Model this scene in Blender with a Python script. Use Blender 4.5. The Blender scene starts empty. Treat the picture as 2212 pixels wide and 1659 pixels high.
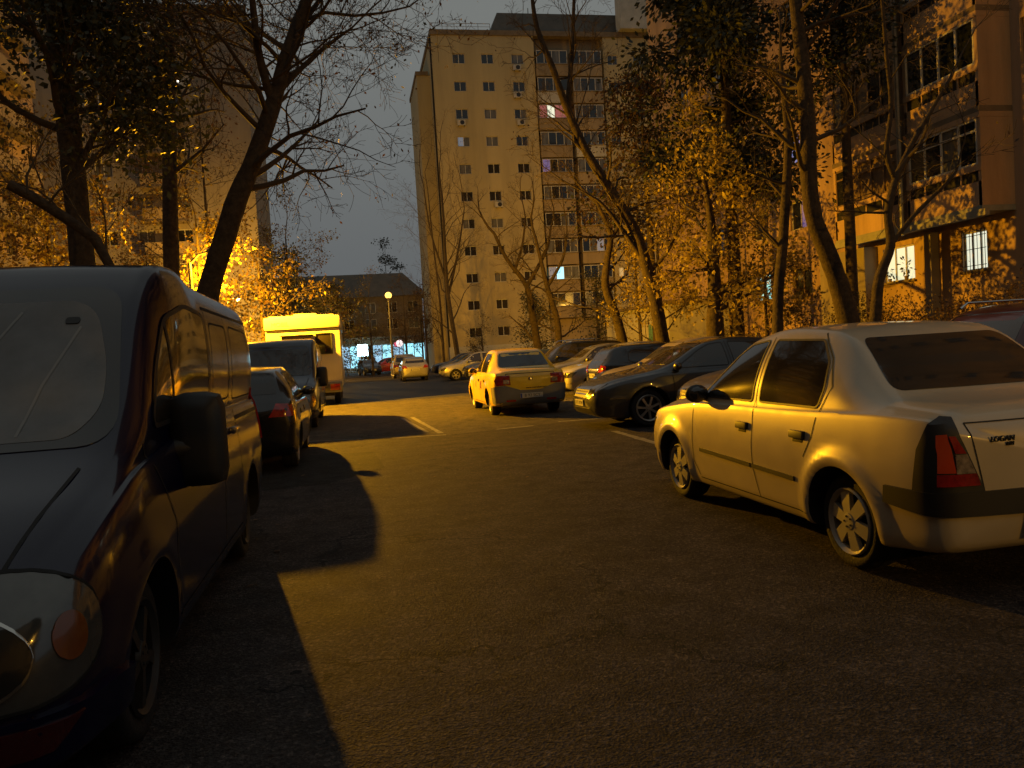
import bpy, bmesh, math, random
import numpy as np
from mathutils import Vector, Matrix
from mathutils.bvhtree import BVHTree
rnd = random.Random(7)
C = bpy.context.scene.collection
S = bpy.context.scene
R = math.radians
# ------------------------------------------------------------------ camera
CAM_H, YAW, FPX = 1.48, R(11), 1725.0
PIT, ROL = math.atan(72.5/1725), math.atan(.061)
Fv = Vector((math.sin(YAW)*math.cos(PIT), math.cos(YAW)*math.cos(PIT), -math.sin(PIT)))
Rv = Vector((math.cos(YAW), -math.sin(YAW), 0)); Uv = Rv.cross(Fv)
CX = Rv*math.cos(ROL) - Uv*math.sin(ROL); CY = Rv*math.sin(ROL) + Uv*math.cos(ROL)
cd = bpy.data.cameras.new('camera'); cam = bpy.data.objects.new('camera', cd); C.objects.link(cam)
cam.matrix_world = Matrix(((CX.x, CY.x, -Fv.x, 0), (CX.y, CY.y, -Fv.y, 0), (CX.z, CY.z, -Fv.z, CAM_H), (0, 0, 0, 1)))
cd.sensor_width = 36; cd.lens = 36*FPX/2212; cd.clip_start = .05; cd.clip_end = 1500
S.camera = cam
# ------------------------------------------------------------------ world, exposure
W = bpy.data.worlds.new('World'); S.world = W; W.use_nodes = True
nt = W.node_tree; bgn = nt.nodes['Background']
tcn = nt.nodes.new('ShaderNodeTexCoord'); sep = nt.nodes.new('ShaderNodeSeparateXYZ'); rmp = nt.nodes.new('ShaderNodeValToRGB')
nt.links.new(tcn.outputs['Generated'], sep.inputs[0]); nt.links.new(sep.outputs[2], rmp.inputs[0]); nt.links.new(rmp.outputs[0], bgn.inputs[0])
e = rmp.color_ramp.elements
e[0].position = 0.0; e[0].color = (.104, .112, .120, 1); e[1].position = .38; e[1].color = (.176, .186, .178, 1)
bgn.inputs[1].default_value = 1.0
S.view_settings.view_transform = 'Standard'; S.view_settings.look = 'None'; S.view_settings.exposure = 0; S.view_settings.gamma = 1
S.render.engine = 'CYCLES'; S.cycles.use_denoising = True; S.cycles.max_bounces = 6; S.cycles.diffuse_bounces = 2
S.cycles.glossy_bounces = 3; S.cycles.transparent_max_bounces = 12; S.cycles.caustics_reflective = False; S.cycles.caustics_refractive = False
S.cycles.sample_clamp_indirect = 3
NA = (1.0, .445, .010)      # sodium lamp colour
LAMP = (-4.05, 26.5, 4.85)
# ------------------------------------------------------------------ helpers
def ray(x, y):
    return Fv + CX*((x-1106)/FPX) - CY*((y-829.5)/FPX)
def atY(x, y, Y):
    r = ray(x, y); t = Y/r.y; return Vector((r.x*t, Y, CAM_H + r.z*t))
def atz(x, y, z=0):
    r = ray(x, y); t = (z-CAM_H)/r.z; return Vector((r.x*t, r.y*t, z))
def tag(o, label=None, cat=None, group=None, kind=None):
    if label: o['label'] = label
    if cat: o['category'] = cat
    if group: o['group'] = group
    if kind: o['kind'] = kind
    return o
def thing(name, label, cat, loc=(0, 0, 0), rz=0, group=None):
    o = bpy.data.objects.new(name, None); C.objects.link(o); o.location = loc; o.rotation_euler = (0, 0, rz)
    o.empty_display_size = .2
    return tag(o, label, cat, group)
def copy_tree(o, parent=None):
    c = o.copy(); C.objects.link(c); c.parent = parent
    for ch in list(o.children): copy_tree(ch, c)
    return c
def link(name, me, parent=None):
    o = bpy.data.objects.new(name, me); C.objects.link(o)
    if parent: o.parent = parent
    return o
class MB:
    """collects vertices and faces of ONE mesh"""
    def __init__(s): s.v = []; s.f = []; s.m = []; s.mats = []
    def mi(s, m):
        if m not in s.mats: s.mats.append(m)
        return s.mats.index(m)
    def face(s, pts, m):
        n = len(s.v); s.v += [tuple(p) for p in pts]; s.f.append(tuple(range(n, n+len(pts)))); s.m.append(s.mi(m))
    def box(s, x0, x1, y0, y1, z0, z1, m, bev=0, T=None):
        b = bev
        if b <= 0:
            P = [(x0,y0,z0),(x1,y0,z0),(x1,y1,z0),(x0,y1,z0),(x0,y0,z1),(x1,y0,z1),(x1,y1,z1),(x0,y1,z1)]
            Fc = [(0,3,2,1),(4,5,6,7),(0,1,5,4),(1,2,6,5),(2,3,7,6),(3,0,4,7)]
        else:
            bm = bmesh.new(); bmesh.ops.create_cube(bm, size=1)
            for v in bm.verts: v.co = Vector(((x0+x1)/2+v.co.x*(x1-x0), (y0+y1)/2+v.co.y*(y1-y0), (z0+z1)/2+v.co.z*(z1-z0)))
            bmesh.ops.bevel(bm, geom=bm.edges[:], offset=b, segments=2, affect='EDGES', profile=.6)
            bm.verts.index_update(); P = [v.co[:] for v in bm.verts]; Fc = [tuple(v.index for v in f.verts) for f in bm.faces]; bm.free()
        if T is not None: P = [tuple(T @ Vector(p)) for p in P]
        n = len(s.v); s.v += P
        for f in Fc: s.f.append(tuple(i+n for i in f)); s.m.append(s.mi(m))
    def tube(s, pts, rad, m, n=8, caps=True):
        pts = [Vector(p) for p in pts]; base = len(s.v); mm = s.mi(m); up = Vector((0, 0, 1))
        for i, p in enumerate(pts):
            d = (pts[min(i+1, len(pts)-1)] - pts[max(i-1, 0)])
            d = d.normalized() if d.length > 1e-9 else Vector((0, 0, 1))
            if i == 0:
                a = d.cross(up)
                if a.length < .15: a = d.cross(Vector((1, 0, 0)))
            else:
                a = pa - d*pa.dot(d)
                if a.length < 1e-4: a = d.orthogonal()
            a.normalize(); pa = a; b = d.cross(a); r = rad[i] if hasattr(rad, '__len__') else rad
            for k in range(n):
                t = 2*math.pi*k/n; s.v.append(tuple(p + (a*math.cos(t) + b*math.sin(t))*r))
        for i in range(len(pts)-1):
            for k in range(n):
                q = base+i*n; s.f.append((q+k, q+(k+1) % n, q+n+(k+1) % n, q+n+k)); s.m.append(mm)
        if caps:
            s.f.append(tuple(base+k for k in range(n))[::-1]); s.m.append(mm)
            q = base+(len(pts)-1)*n; s.f.append(tuple(q+k for k in range(n))); s.m.append(mm)
    def lathe(s, prof, axis_o, ax, m, n=24):
        """prof: (distance along axis, radius)"""
        o = Vector(axis_o); ax = Vector(ax).normalized(); a = ax.orthogonal().normalized(); b = ax.cross(a); base = len(s.v); mm = s.mi(m)
        for (h, r) in prof:
            for k in range(n):
                t = 2*math.pi*k/n; s.v.append(tuple(o + ax*h + (a*math.cos(t)+b*math.sin(t))*r))
        for i in range(len(prof)-1):
            for k in range(n):
                q = base+i*n; s.f.append((q+k, q+(k+1) % n, q+n+(k+1) % n, q+n+k)); s.m.append(mm)
    def ball(s, c, r, m, n=10, sc=(1, 1, 1)):
        base = len(s.v); mm = s.mi(m); c = Vector(c); h = n//2
        for i in range(h+1):
            for k in range(n):
                a = math.pi*i/h; t = 2*math.pi*k/n
                s.v.append((c.x+r*sc[0]*math.sin(a)*math.cos(t), c.y+r*sc[1]*math.sin(a)*math.sin(t), c.z+r*sc[2]*math.cos(a)))
        for i in range(h):
            for k in range(n):
                q = base+i*n; s.f.append((q+k, q+n+k, q+n+(k+1) % n, q+(k+1) % n)); s.m.append(mm)
    def mesh(s, name, smooth=0):
        me = bpy.data.meshes.new(name); me.from_pydata(s.v, [], s.f); me.update()
        for m in s.mats: me.materials.append(m)
        me.polygons.foreach_set('material_index', s.m)
        if smooth:
            me.polygons.foreach_set('use_smooth', [True]*len(me.polygons)); me.set_sharp_from_angle(angle=R(smooth))
        me.validate(); return me
    def build(s, name, parent=None, smooth=0): return link(name, s.mesh(name, smooth), parent)
# ------------------------------------------------------------------ materials
def mat(name, col, rough=.6, metal=0, coat=0, spec=.5, var=0, vscale=3, bump=0, bscale=40, emit=None, es=1, trans=0, var2=None, streak=False):
    m = bpy.data.materials.new(name); m.use_nodes = True; t = m.node_tree; b = t.nodes['Principled BSDF']
    b.inputs['Base Color'].default_value = (*col, 1); b.inputs['Roughness'].default_value = rough; b.inputs['Metallic'].default_value = metal
    b.inputs['Coat Weight'].default_value = coat; b.inputs['Coat Roughness'].default_value = .04; b.inputs['Specular IOR Level'].default_value = spec
    tc = t.nodes.new('ShaderNodeTexCoord')
    if var or var2:
        mp = t.nodes.new('ShaderNodeMapping'); t.links.new(tc.outputs['Object'], mp.inputs[0])
        if streak: mp.inputs['Scale'].default_value = (1, 1, .12)
        n = t.nodes.new('ShaderNodeTexNoise'); n.inputs['Scale'].default_value = vscale; n.inputs['Detail'].default_value = 6; n.inputs['Roughness'].default_value = .65
        t.links.new(mp.outputs[0], n.inputs['Vector'])
        r = t.nodes.new('ShaderNodeValToRGB'); t.links.new(n.outputs['Fac'], r.inputs[0])
        c2 = var2 if var2 else tuple(c*(1-var) for c in col)
        c1 = col if var2 else tuple(min(1, c*(1+var)) for c in col)
        r.color_ramp.elements[0].position = .35; r.color_ramp.elements[1].position = .65
        r.color_ramp.elements[0].color = (*c2, 1); r.color_ramp.elements[1].color = (*c1, 1)
        t.links.new(r.outputs[0], b.inputs['Base Color'])
    if bump:
        n = t.nodes.new('ShaderNodeTexNoise'); n.inputs['Scale'].default_value = bscale; n.inputs['Detail'].default_value = 5
        t.links.new(tc.outputs['Object'], n.inputs['Vector'])
        bp = t.nodes.new('ShaderNodeBump'); bp.inputs['Strength'].default_value = bump; bp.inputs['Distance'].default_value = .02
        t.links.new(n.outputs['Fac'], bp.inputs['Height']); t.links.new(bp.outputs[0], b.inputs['Normal'])
    if emit:
        b.inputs['Emission Color'].default_value = (*emit, 1); b.inputs['Emission Strength'].default_value = es
    if trans:
        tr = t.nodes.new('ShaderNodeBsdfTranslucent'); tr.inputs[0].default_value = (*col, 1)
        mx = t.nodes.new('ShaderNodeMixShader'); mx.inputs[0].default_value = trans
        out = t.nodes['Material Output']
        t.links.new(b.outputs[0], mx.inputs[1]); t.links.new(tr.outputs[0], mx.inputs[2]); t.links.new(mx.outputs[0], out.inputs[0])
        if var or var2: t.links.new(r.outputs[0], tr.inputs[0])
    return m
def asphalt(name, base, dark, tone=1):
    m = bpy.data.materials.new(name); m.use_nodes = True; t = m.node_tree; b = t.nodes['Principled BSDF']; L = t.links.new
    tc = t.nodes.new('ShaderNodeTexCoord')
    def noise(sc, det=6, ro=.6):
        n = t.nodes.new('ShaderNodeTexNoise'); n.inputs['Scale'].default_value = sc; n.inputs['Detail'].default_value = det; n.inputs['Roughness'].default_value = ro
        L(tc.outputs['Object'], n.inputs['Vector']); return n
    big = noise(.45, 5); fine = noise(45, 4, .75); vor = t.nodes.new('ShaderNodeTexVoronoi'); vor.inputs['Scale'].default_value = 85
    L(tc.outputs['Object'], vor.inputs['Vector'])
    r1 = t.nodes.new('ShaderNodeValToRGB'); L(big.outputs['Fac'], r1.inputs[0])
    r1.color_ramp.elements[0].position = .3; r1.color_ramp.elements[1].position = .7
    r1.color_ramp.elements[0].color = (*dark, 1); r1.color_ramp.elements[1].color = (*base, 1)
    r2 = t.nodes.new('ShaderNodeValToRGB'); L(fine.outputs['Fac'], r2.inputs[0])
    r2.color_ramp.elements[0].position = .3; r2.color_ramp.elements[1].position = .75
    r2.color_ramp.elements[0].color = (.3, .3, .3, 1); r2.color_ramp.elements[1].color = (1.7, 1.7, 1.7, 1)
    mx = t.nodes.new('ShaderNodeMix'); mx.data_type = 'RGBA'; mx.blend_type = 'MULTIPLY'; mx.inputs[0].default_value = 1
    L(r1.outputs[0], mx.inputs[6]); L(r2.outputs[0], mx.inputs[7])
    mid = noise(3.1, 5, .7); r5 = t.nodes.new('ShaderNodeMapRange'); L(mid.outputs['Fac'], r5.inputs[0]); r5.inputs[1].default_value = .3; r5.inputs[2].default_value = .7; r5.inputs[3].default_value = .55; r5.inputs[4].default_value = 1.4
    ch = t.nodes.new('ShaderNodeTexVoronoi'); ch.inputs['Scale'].default_value = 62; L(tc.outputs['Object'], ch.inputs['Vector']); sx = t.nodes.new('ShaderNodeSeparateColor'); L(ch.outputs['Color'], sx.inputs[0])
    r6 = t.nodes.new('ShaderNodeValToRGB'); L(sx.outputs[0], r6.inputs[0]); r6.color_ramp.elements[0].position = .15; r6.color_ramp.elements[0].color = (.7, .7, .7, 1); r6.color_ramp.elements[1].position = .80; r6.color_ramp.elements[1].color = (1.05, 1.05, 1.05, 1)
    e6 = r6.color_ramp.elements.new(.97); e6.color = (1.7, 1.65, 1.55, 1)
    mm = t.nodes.new('ShaderNodeMix'); mm.data_type = 'RGBA'; mm.blend_type = 'MULTIPLY'; mm.inputs[0].default_value = 1; L(mx.outputs[2], mm.inputs[6]); L(r6.outputs[0], mm.inputs[7])
    mz = t.nodes.new('ShaderNodeMix'); mz.data_type = 'RGBA'; mz.blend_type = 'MULTIPLY'; mz.inputs[0].default_value = 1; L(mm.outputs[2], mz.inputs[6]); L(r5.outputs[0], mz.inputs[7]); mx = mz
    # cracks
    v2 = t.nodes.new('ShaderNodeTexVoronoi'); v2.feature = 'DISTANCE_TO_EDGE'; v2.inputs['Scale'].default_value = .42
    dn = noise(2.2, 4); ad = t.nodes.new('ShaderNodeVectorMath'); ad.operation = 'MULTIPLY_ADD'
    L(dn.outputs['Color'], ad.inputs[0]); ad.inputs[1].default_value = (.9, .9, .9); L(tc.outputs['Object'], ad.inputs[2]); L(ad.outputs[0], v2.inputs['Vector'])
    cr = t.nodes.new('ShaderNodeMath'); cr.operation = 'LESS_THAN'; L(v2.outputs['Distance'], cr.inputs[0]); cr.inputs[1].default_value = .006
    cn = noise(.25, 2); c3 = t.nodes.new('ShaderNodeMath'); c3.operation = 'GREATER_THAN'; L(cn.outputs['Fac'], c3.inputs[0]); c3.inputs[1].default_value = .50
    c4 = t.nodes.new('ShaderNodeMath'); c4.operation = 'MULTIPLY'; L(cr.outputs[0], c4.inputs[0]); L(c3.outputs[0], c4.inputs[1])
    m3 = t.nodes.new('ShaderNodeMix'); m3.data_type = 'RGBA'; L(c4.outputs[0], m3.inputs[0]); L(mx.outputs[2], m3.inputs[6]); m3.inputs[7].default_value = (.018, .018, .018, 1)
    L(m3.outputs[2], b.inputs['Base Color']); b.inputs['Specular IOR Level'].default_value = .12
    rr = t.nodes.new('ShaderNodeMapRange'); L(big.outputs['Fac'], rr.inputs[0]); rr.inputs[3].default_value = .65; rr.inputs[4].default_value = .95; L(rr.outputs[0], b.inputs['Roughness'])
    bp = t.nodes.new('ShaderNodeBump'); bp.inputs['Strength'].default_value = .8; bp.inputs['Distance'].default_value = .009; L(vor.outputs['Distance'], bp.inputs['Height'])
    b2 = t.nodes.new('ShaderNodeBump'); b2.inputs['Strength'].default_value = .45; b2.inputs['Distance'].default_value = .02; L(fine.outputs['Fac'], b2.inputs['Height']); L(bp.outputs[0], b2.inputs['Normal'])
    b3 = t.nodes.new('ShaderNodeBump'); b3.inputs['Strength'].default_value = .3; b3.inputs['Distance'].default_value = .12; L(noise(1.3, 4).outputs['Fac'], b3.inputs['Height']); L(b2.outputs[0], b3.inputs['Normal'])
    L(b3.outputs[0], b.inputs['Normal']); return m
def paint(name, col, metal=.3, rough=.32, coat=.7, dust=.12):
    m = mat(name, col, rough, metal, coat, var=dust, vscale=1.7)
    t = m.node_tree; b = t.nodes['Principled BSDF']; tc = [n for n in t.nodes if n.type == 'TEX_COORD'][0]
    n = t.nodes.new('ShaderNodeTexNoise'); n.inputs['Scale'].default_value = 5; n.inputs['Detail'].default_value = 8
    t.links.new(tc.outputs['Object'], n.inputs['Vector'])
    mr = t.nodes.new('ShaderNodeMapRange'); mr.inputs[3].default_value = rough*.75; mr.inputs[4].default_value = min(1, rough*1.5)
    t.links.new(n.outputs['Fac'], mr.inputs[0]); t.links.new(mr.outputs[0], b.inputs['Roughness'])
    return m
M = dict(
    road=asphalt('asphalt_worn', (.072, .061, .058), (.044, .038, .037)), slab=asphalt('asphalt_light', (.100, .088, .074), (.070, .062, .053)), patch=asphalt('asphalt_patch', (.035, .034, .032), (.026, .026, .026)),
    soil=mat('soil', (.075, .058, .035), .95, var=.5, vscale=2.5, bump=.8, bscale=14),
    pave=mat('paving', (.16, .15, .13), .85, var=.25, vscale=4, bump=.3, bscale=30),
    kerb=mat('kerb_stone', (.24, .23, .21), .85, var=.25, vscale=5, bump=.4),
    line=mat('road_paint', (.22, .21, .185), .8, var2=(.075, .07, .065), vscale=9),
    plaster_y=mat('plaster_yellow', (.40, .33, .18), .9, var=.13, vscale=.5, bump=.25, bscale=12, streak=True),
    plaster_b=mat('plaster_brown', (.29, .22, .13), .9, var=.18, vscale=.8, bump=.25, bscale=12, streak=True),
    plaster_o=mat('plaster_orange', (.40, .27, .16), .92, var=.25, vscale=.9, bump=.4, bscale=9, streak=True),
    plaster_g=mat('plaster_grey', (.25, .215, .17), .92, var=.2, vscale=.6, bump=.3, streak=True),
    plaster_p=mat('plaster_pale', (.45, .43, .37), .9, var=.12, vscale=1, bump=.2),
    mansard=mat('mansard_sheet', (.10, .085, .065), .6, var=.2, vscale=1),
    trim=mat('concrete_trim', (.17, .13, .085), .9, var=.2, vscale=2),
    panel=mat('grey_slab', (.27, .265, .215), .85, var=.15), dark=mat('dark_gap', (.012, .011, .010), .8),
    frame=mat('window_frame_white', (.5, .48, .43), .55), frame_b=mat('window_frame_brown', (.17, .11, .06), .6),
    pane=mat('window_glass', (.012, .014, .017), .06, spec=.8), pane2=mat('window_glass_curtain', (.10, .10, .10), .25, var=.4, vscale=4, streak=True),
    slats=mat('wood_slats', (.16, .105, .05), .7, var=.3, vscale=6),
    bark=mat('bark', (.055, .040, .028), .95, var=.4, vscale=9, bump=1, bscale=22), bark2=mat('bark_pale', (.13, .095, .055), .95, var=.35, vscale=7, bump=1, bscale=22),
    twig=mat('twig', (.06, .043, .028), .9), leaf_y=mat('leaf_yellow', (.34, .27, .05), .55, trans=.4, var2=(.17, .12, .025), vscale=1.3),
    leaf_o=mat('leaf_ochre', (.15, .10, .03), .6, trans=.3, var2=(.10, .05, .02), vscale=1.3), leaf_d=mat('leaf_evergreen', (.030, .036, .020), .6, trans=.15),
    leaf_g=mat('leaf_green', (.09, .10, .03), .6, trans=.35, var2=(.13, .09, .02), vscale=2), leaf_b=mat('leaf_brown', (.11, .06, .03), .7, trans=.25, var2=(.06, .035, .02), vscale=2),
    rubber=mat('tyre_rubber', (.014, .013, .013), .8, bump=.3, bscale=60), trimblk=mat('black_plastic', (.018, .018, .019), .55), seam=mat('seam_shadow_gap', (.006, .006, .006), .7),
    cglass=mat('car_glass', (.022, .019, .017), .07, spec=.7, coat=.3), alloy=mat('alloy', (.42, .40, .37), .35, metal=.6), hubcap=mat('hubcap', (.42, .40, .36), .4, metal=.35),
    chrome=mat('chrome', (.6, .58, .54), .12, metal=1), lens=mat('headlight_lens', (.10, .098, .09), .12, coat=1, metal=.4, var=.12, vscale=12), lensdk=mat('headlight_bowl', (.045, .045, .04), .1, coat=1, metal=.6),
    red=mat('tail_lens_red', (.30, .012, .008), .15, coat=1, var=.4, vscale=14), redo=mat('tail_lens_orange_red', (.55, .06, .01), .15, coat=1, emit=None), amber=mat('indicator_amber', (.22, .06, .012), .15, coat=1),
    clear=mat('tail_lens_clear', (.35, .28, .22), .12, coat=1, metal=.4, var=.5, vscale=25), plate=mat('plate_white', (.45, .44, .40), .5), ink=mat('plate_ink', (.015, .015, .018), .6), blue=mat('plate_band_blue', (.02, .05, .3), .5),
    shade=mat('sunshade_fabric', (.17, .172, .17), .6, var=.22, vscale=2.5, coat=.25), pole=mat('painted_steel', (.20, .19, .17), .5, metal=.4, var=.3, vscale=3),
    glow=mat('sodium_bulb', (1, .8, .4), .5, emit=(1, .52, .10), es=2.6), white_p=mat('white_panel', (.55, .53, .48), .35, coat=.3, var=.05, vscale=2),
    metal=mat('fence_metal', (.10, .095, .085), .6, metal=.3), ac=mat('ac_casing', (.42, .40, .36), .6), grille=mat('grille_dark', (.02, .02, .02), .4),
)
def lit(name, col, s): return mat(name, (.3, .3, .3), .5, emit=col, es=s)
LIT = dict(cream=lit('lit_cream', (.95, .93, .60), .85), white=lit('lit_white', (.97, .98, .74), .85), turq=lit('lit_turquoise', (.35, .95, .88), .85), blue=lit('lit_blue', (.22, .36, .95), .42),
    viol=lit('lit_violet', (.14, .12, .75), .22), pink=lit('lit_pink', (.75, .12, .16), .3), cyan=lit('lit_cyan', (.3, .78, .95), 1.5), warm=lit('lit_warm', (1, .6, .2), .45), dimblue=lit('lit_dim_blue', (.12, .22, .34), .4))
# ------------------------------------------------------------------ ground
def sheet(name, x0, x1, y0, y1, z, m, kind='structure', nx=1, ny=1):
    b = MB()
    for i in range(nx):
        for j in range(ny):
            a, c = x0+(x1-x0)*i/nx, x0+(x1-x0)*(i+1)/nx; d, f = y0+(y1-y0)*j/ny, y0+(y1-y0)*(j+1)/ny
            b.face([(a, d, z), (c, d, z), (c, f, z), (a, f, z)], m)
    o = b.build(name); tag(o, kind=kind); return o
sheet('ground', -500, 500, -300, 900, -.01, M['soil'])
sheet('road', -3.05, 9.45, -14, 86, 0, M['road'])
sheet('cross_road', -70, 70, 86.0, 93.5, 0, M['road'])
b = MB(); b.box(-5.4, -3.2, -14, 85.8, -.005, .12, M['pave']); tag(b.build('pavement'), kind='structure')
b = MB(); b.box(-70, 70, 93.65, 99, -.005, .13, M['pave']); tag(b.build('shop_pavement'), kind='structure')
b = MB(); b.box(9.6, 17.3, -14, 78, -.005, .10, M['soil']); tag(b.build('verge'), kind='structure')
for nm, x0, x1 in (('kerb', -3.2, -3.05), ('kerb', 9.45, 9.6)):
    b = MB(); y = -14
    while y < 85.5:
        b.box(x0, x1, y+.006, y+.994, -.005, .135, M['kerb'], .012); y += 1
    tag(b.build(nm, smooth=40), kind='structure')
b = MB(); b.box(-70, 70, 93.5, 93.65, -.005, .14, M['kerb'], .01); tag(b.build('kerb'), kind='structure')
b = MB(); E_ = [(-3.04, 15.75), (-1.0, 15.45), (.04, 15.13), (.6, 14.80), (1.6, 14.62), (2.5, 14.85), (3.6, 15.15), (4.7, 15.3), (6.5, 15.45), (9.44, 15.5)]
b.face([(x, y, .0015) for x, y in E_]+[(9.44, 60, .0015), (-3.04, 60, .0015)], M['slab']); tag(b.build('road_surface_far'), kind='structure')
# road markings (worn), sheet with painted shade, asphalt patch
def ribbon(mb, pts, w, z, m):
    pts = [Vector(p) for p in pts]
    for a, c in zip(pts[:-1], pts[1:]):
        n = max(1, int((c-a).length/.25)); d = (c-a).normalized(); s = Vector((-d.y, d.x, 0))*w/2
        for i in range(n):
            p, q = a+(c-a)*i/n, a+(c-a)*(i+1)/n; j1, j2 = 1+rnd.uniform(-.18, .18), 1+rnd.uniform(-.18, .18)
            mb.face([(p+s*j1).to_tuple()[:2]+(z,), (p-s*j1).to_tuple()[:2]+(z,), (q-s*j2).to_tuple()[:2]+(z,), (q+s*j2).to_tuple()[:2]+(z,)], m)
b = MB()
ribbon(b, [(-1.03, 15.46, 0), (.04, 15.13, 0)], .11, .004, M['line']); ribbon(b, [(.58, 14.78, 0), (1.55, 14.64, 0)], .11, .004, M['line'])
ribbon(b, [(2.54, 14.9, 0), (3.3, 15.05, 0)], .12, .004, M['line']); ribbon(b, [(3.9, 15.45, 0), (9.0, 15.5, 0)], .12, .004, M['line'])
ribbon(b, [(1.27, 19.46, 0), (1.5, 15.03, 0)], .10, .004, M['line']); ribbon(b, [(1.02, 19.49, 0), (1.28, 15.4, 0)], .08, .004, M['line'])
ribbon(b, [(4.24, 13.0, 0), (4.21, 10.3, 0)], .13, .004, M['line'])
for y in (12.65, 18.3, 21.4, 24.6, 27.6, 30.6, 42.5, 46, 49): ribbon(b, [(4.9, y, 0), (9.2, y, 0)], .11, .004, M['line'])
tag(b.build('road_marking'), kind='structure')
smooth = mat('asphalt_smooth_shaded', (.035, .035, .035), .6, spec=.25, var=.25, vscale=1.2, bump=.15, bscale=5)
b = MB(); b.face([(-3.0, 27.2, .002), (3.9, 27.7, .002), (9.4, 28.2, .002), (9.4, 47, .002), (2.2, 52, .002), (-3.0, 54, .002)], smooth); tag(b.build('road_shade_sheet'), kind='structure')  # smooth dark sheet where the motorhome's shadow falls, shade put into its colour
b = MB(); b.face([(-3.0, 9.6, .0025), (-.4, 9.9, .0025), (.3, 10.9, .0025), (.2, 12.9, .0025), (-1.4, 13.3, .0025), (-3.0, 13.1, .0025)], M['patch'])
b.face([(5.0, 5.2, .0025), (9.3, 5.0, .0025), (9.3, 8.8, .0025), (6.2, 9.2, .0025), (5.1, 8.0, .0025)], M['patch']); tag(b.build('road_patch'), kind='structure')
# fallen leaves
def leaf_mesh(name, P, size, m, flat=False, seed=1, parent=None):
    rg = np.random.default_rng(seed); P = np.asarray(P, float); n = len(P)
    if flat:
        a = rg.uniform(0, 2*np.pi, n); U = np.stack([np.cos(a), np.sin(a), rg.uniform(-.15, .15, n)], 1); V = np.stack([-np.sin(a), np.cos(a), rg.uniform(-.15, .15, n)], 1)
    else:
        U = rg.normal(size=(n, 3)); U[:, 2] -= .5; U /= np.linalg.norm(U, axis=1)[:, None]; V = np.cross(U, rg.normal(size=(n, 3))); V /= np.linalg.norm(V, axis=1)[:, None]
    s = size*rg.uniform(.55, 1.25, n)[:, None]; U = U*s; V = V*s*.55
    vs = np.stack([P, P+U*.5+V*.5, P+U, P+U*.5-V*.5], 1).reshape(-1, 3)
    me = bpy.data.meshes.new(name); me.vertices.add(4*n); me.vertices.foreach_set('co', vs.ravel())
    me.loops.add(4*n); me.loops.foreach_set('vertex_index', np.arange(4*n)); me.polygons.add(n); me.polygons.foreach_set('loop_start', np.arange(0, 4*n, 4))
    me.update(calc_edges=True)
    ms = m if isinstance(m, (list, tuple)) else [m]
    for q in ms: me.materials.append(q)
    me.polygons.foreach_set('material_index', rg.choice(len(ms), n, p=[.65, .35] if len(ms) == 2 else None)); return link(name, me, parent)
rg = np.random.default_rng(5); n = 2600
X = np.where(rg.random(n) < .62, rg.normal(10.4, 1.6, n), rg.normal(-2.6, 1.1, n)); Y = rg.uniform(3, 55, n)
P = np.stack([X, Y, np.where((X > 9.6) | (X < -3.2), .135, .008)], 1)
fr = np.stack([rg.uniform(-1, 6, 60), rg.uniform(8, 30, 60), np.full(60, .008)], 1)
tag(leaf_mesh('fallen_leaves', np.concatenate([P, fr]), .07, [M['leaf_o'], M['leaf_b']], True, 3), 'scattered fallen leaves along the kerbs and verge', 'leaves', kind='stuff')
# ------------------------------------------------------------------ facades and windows
WCACHE = {}
def window_meshes(w, h, cols, pm, fm, transom=0):
    k = (round(w, 2), round(h, 2), cols, tuple(p.name for p in pm), fm.name, transom)
    if k in WCACHE: return WCACHE[k]
    f = MB(); t = .055; y0, y1 = -.03, .04
    f.box(0, w, y0, y1, 0, t, fm); f.box(0, w, y0, y1, h-t, h, fm); f.box(0, t, y0, y1, t, h-t, fm); f.box(w-t, w, y0, y1, t, h-t, fm)
    for i in range(1, cols): x = w*i/cols; f.box(x-.03, x+.03, y0, y1, t, h-t, fm)
    if transom: f.box(t, w-t, y0-.004, y1+.004, transom-.03, transom+.03, fm)
    p = MB()
    for i in range(cols): p.face([(t*.5+(w-t)*i/cols, .0, t*.5), (t*.5+(w-t)*(i+1)/cols, .0, t*.5), (t*.5+(w-t)*(i+1)/cols, .0, h-t*.5), (t*.5+(w-t)*i/cols, 0, h-t*.5)], pm[i % len(pm)])
    WCACHE[k] = (f.mesh('window'), p.mesh('pane')); return WCACHE[k]
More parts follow.
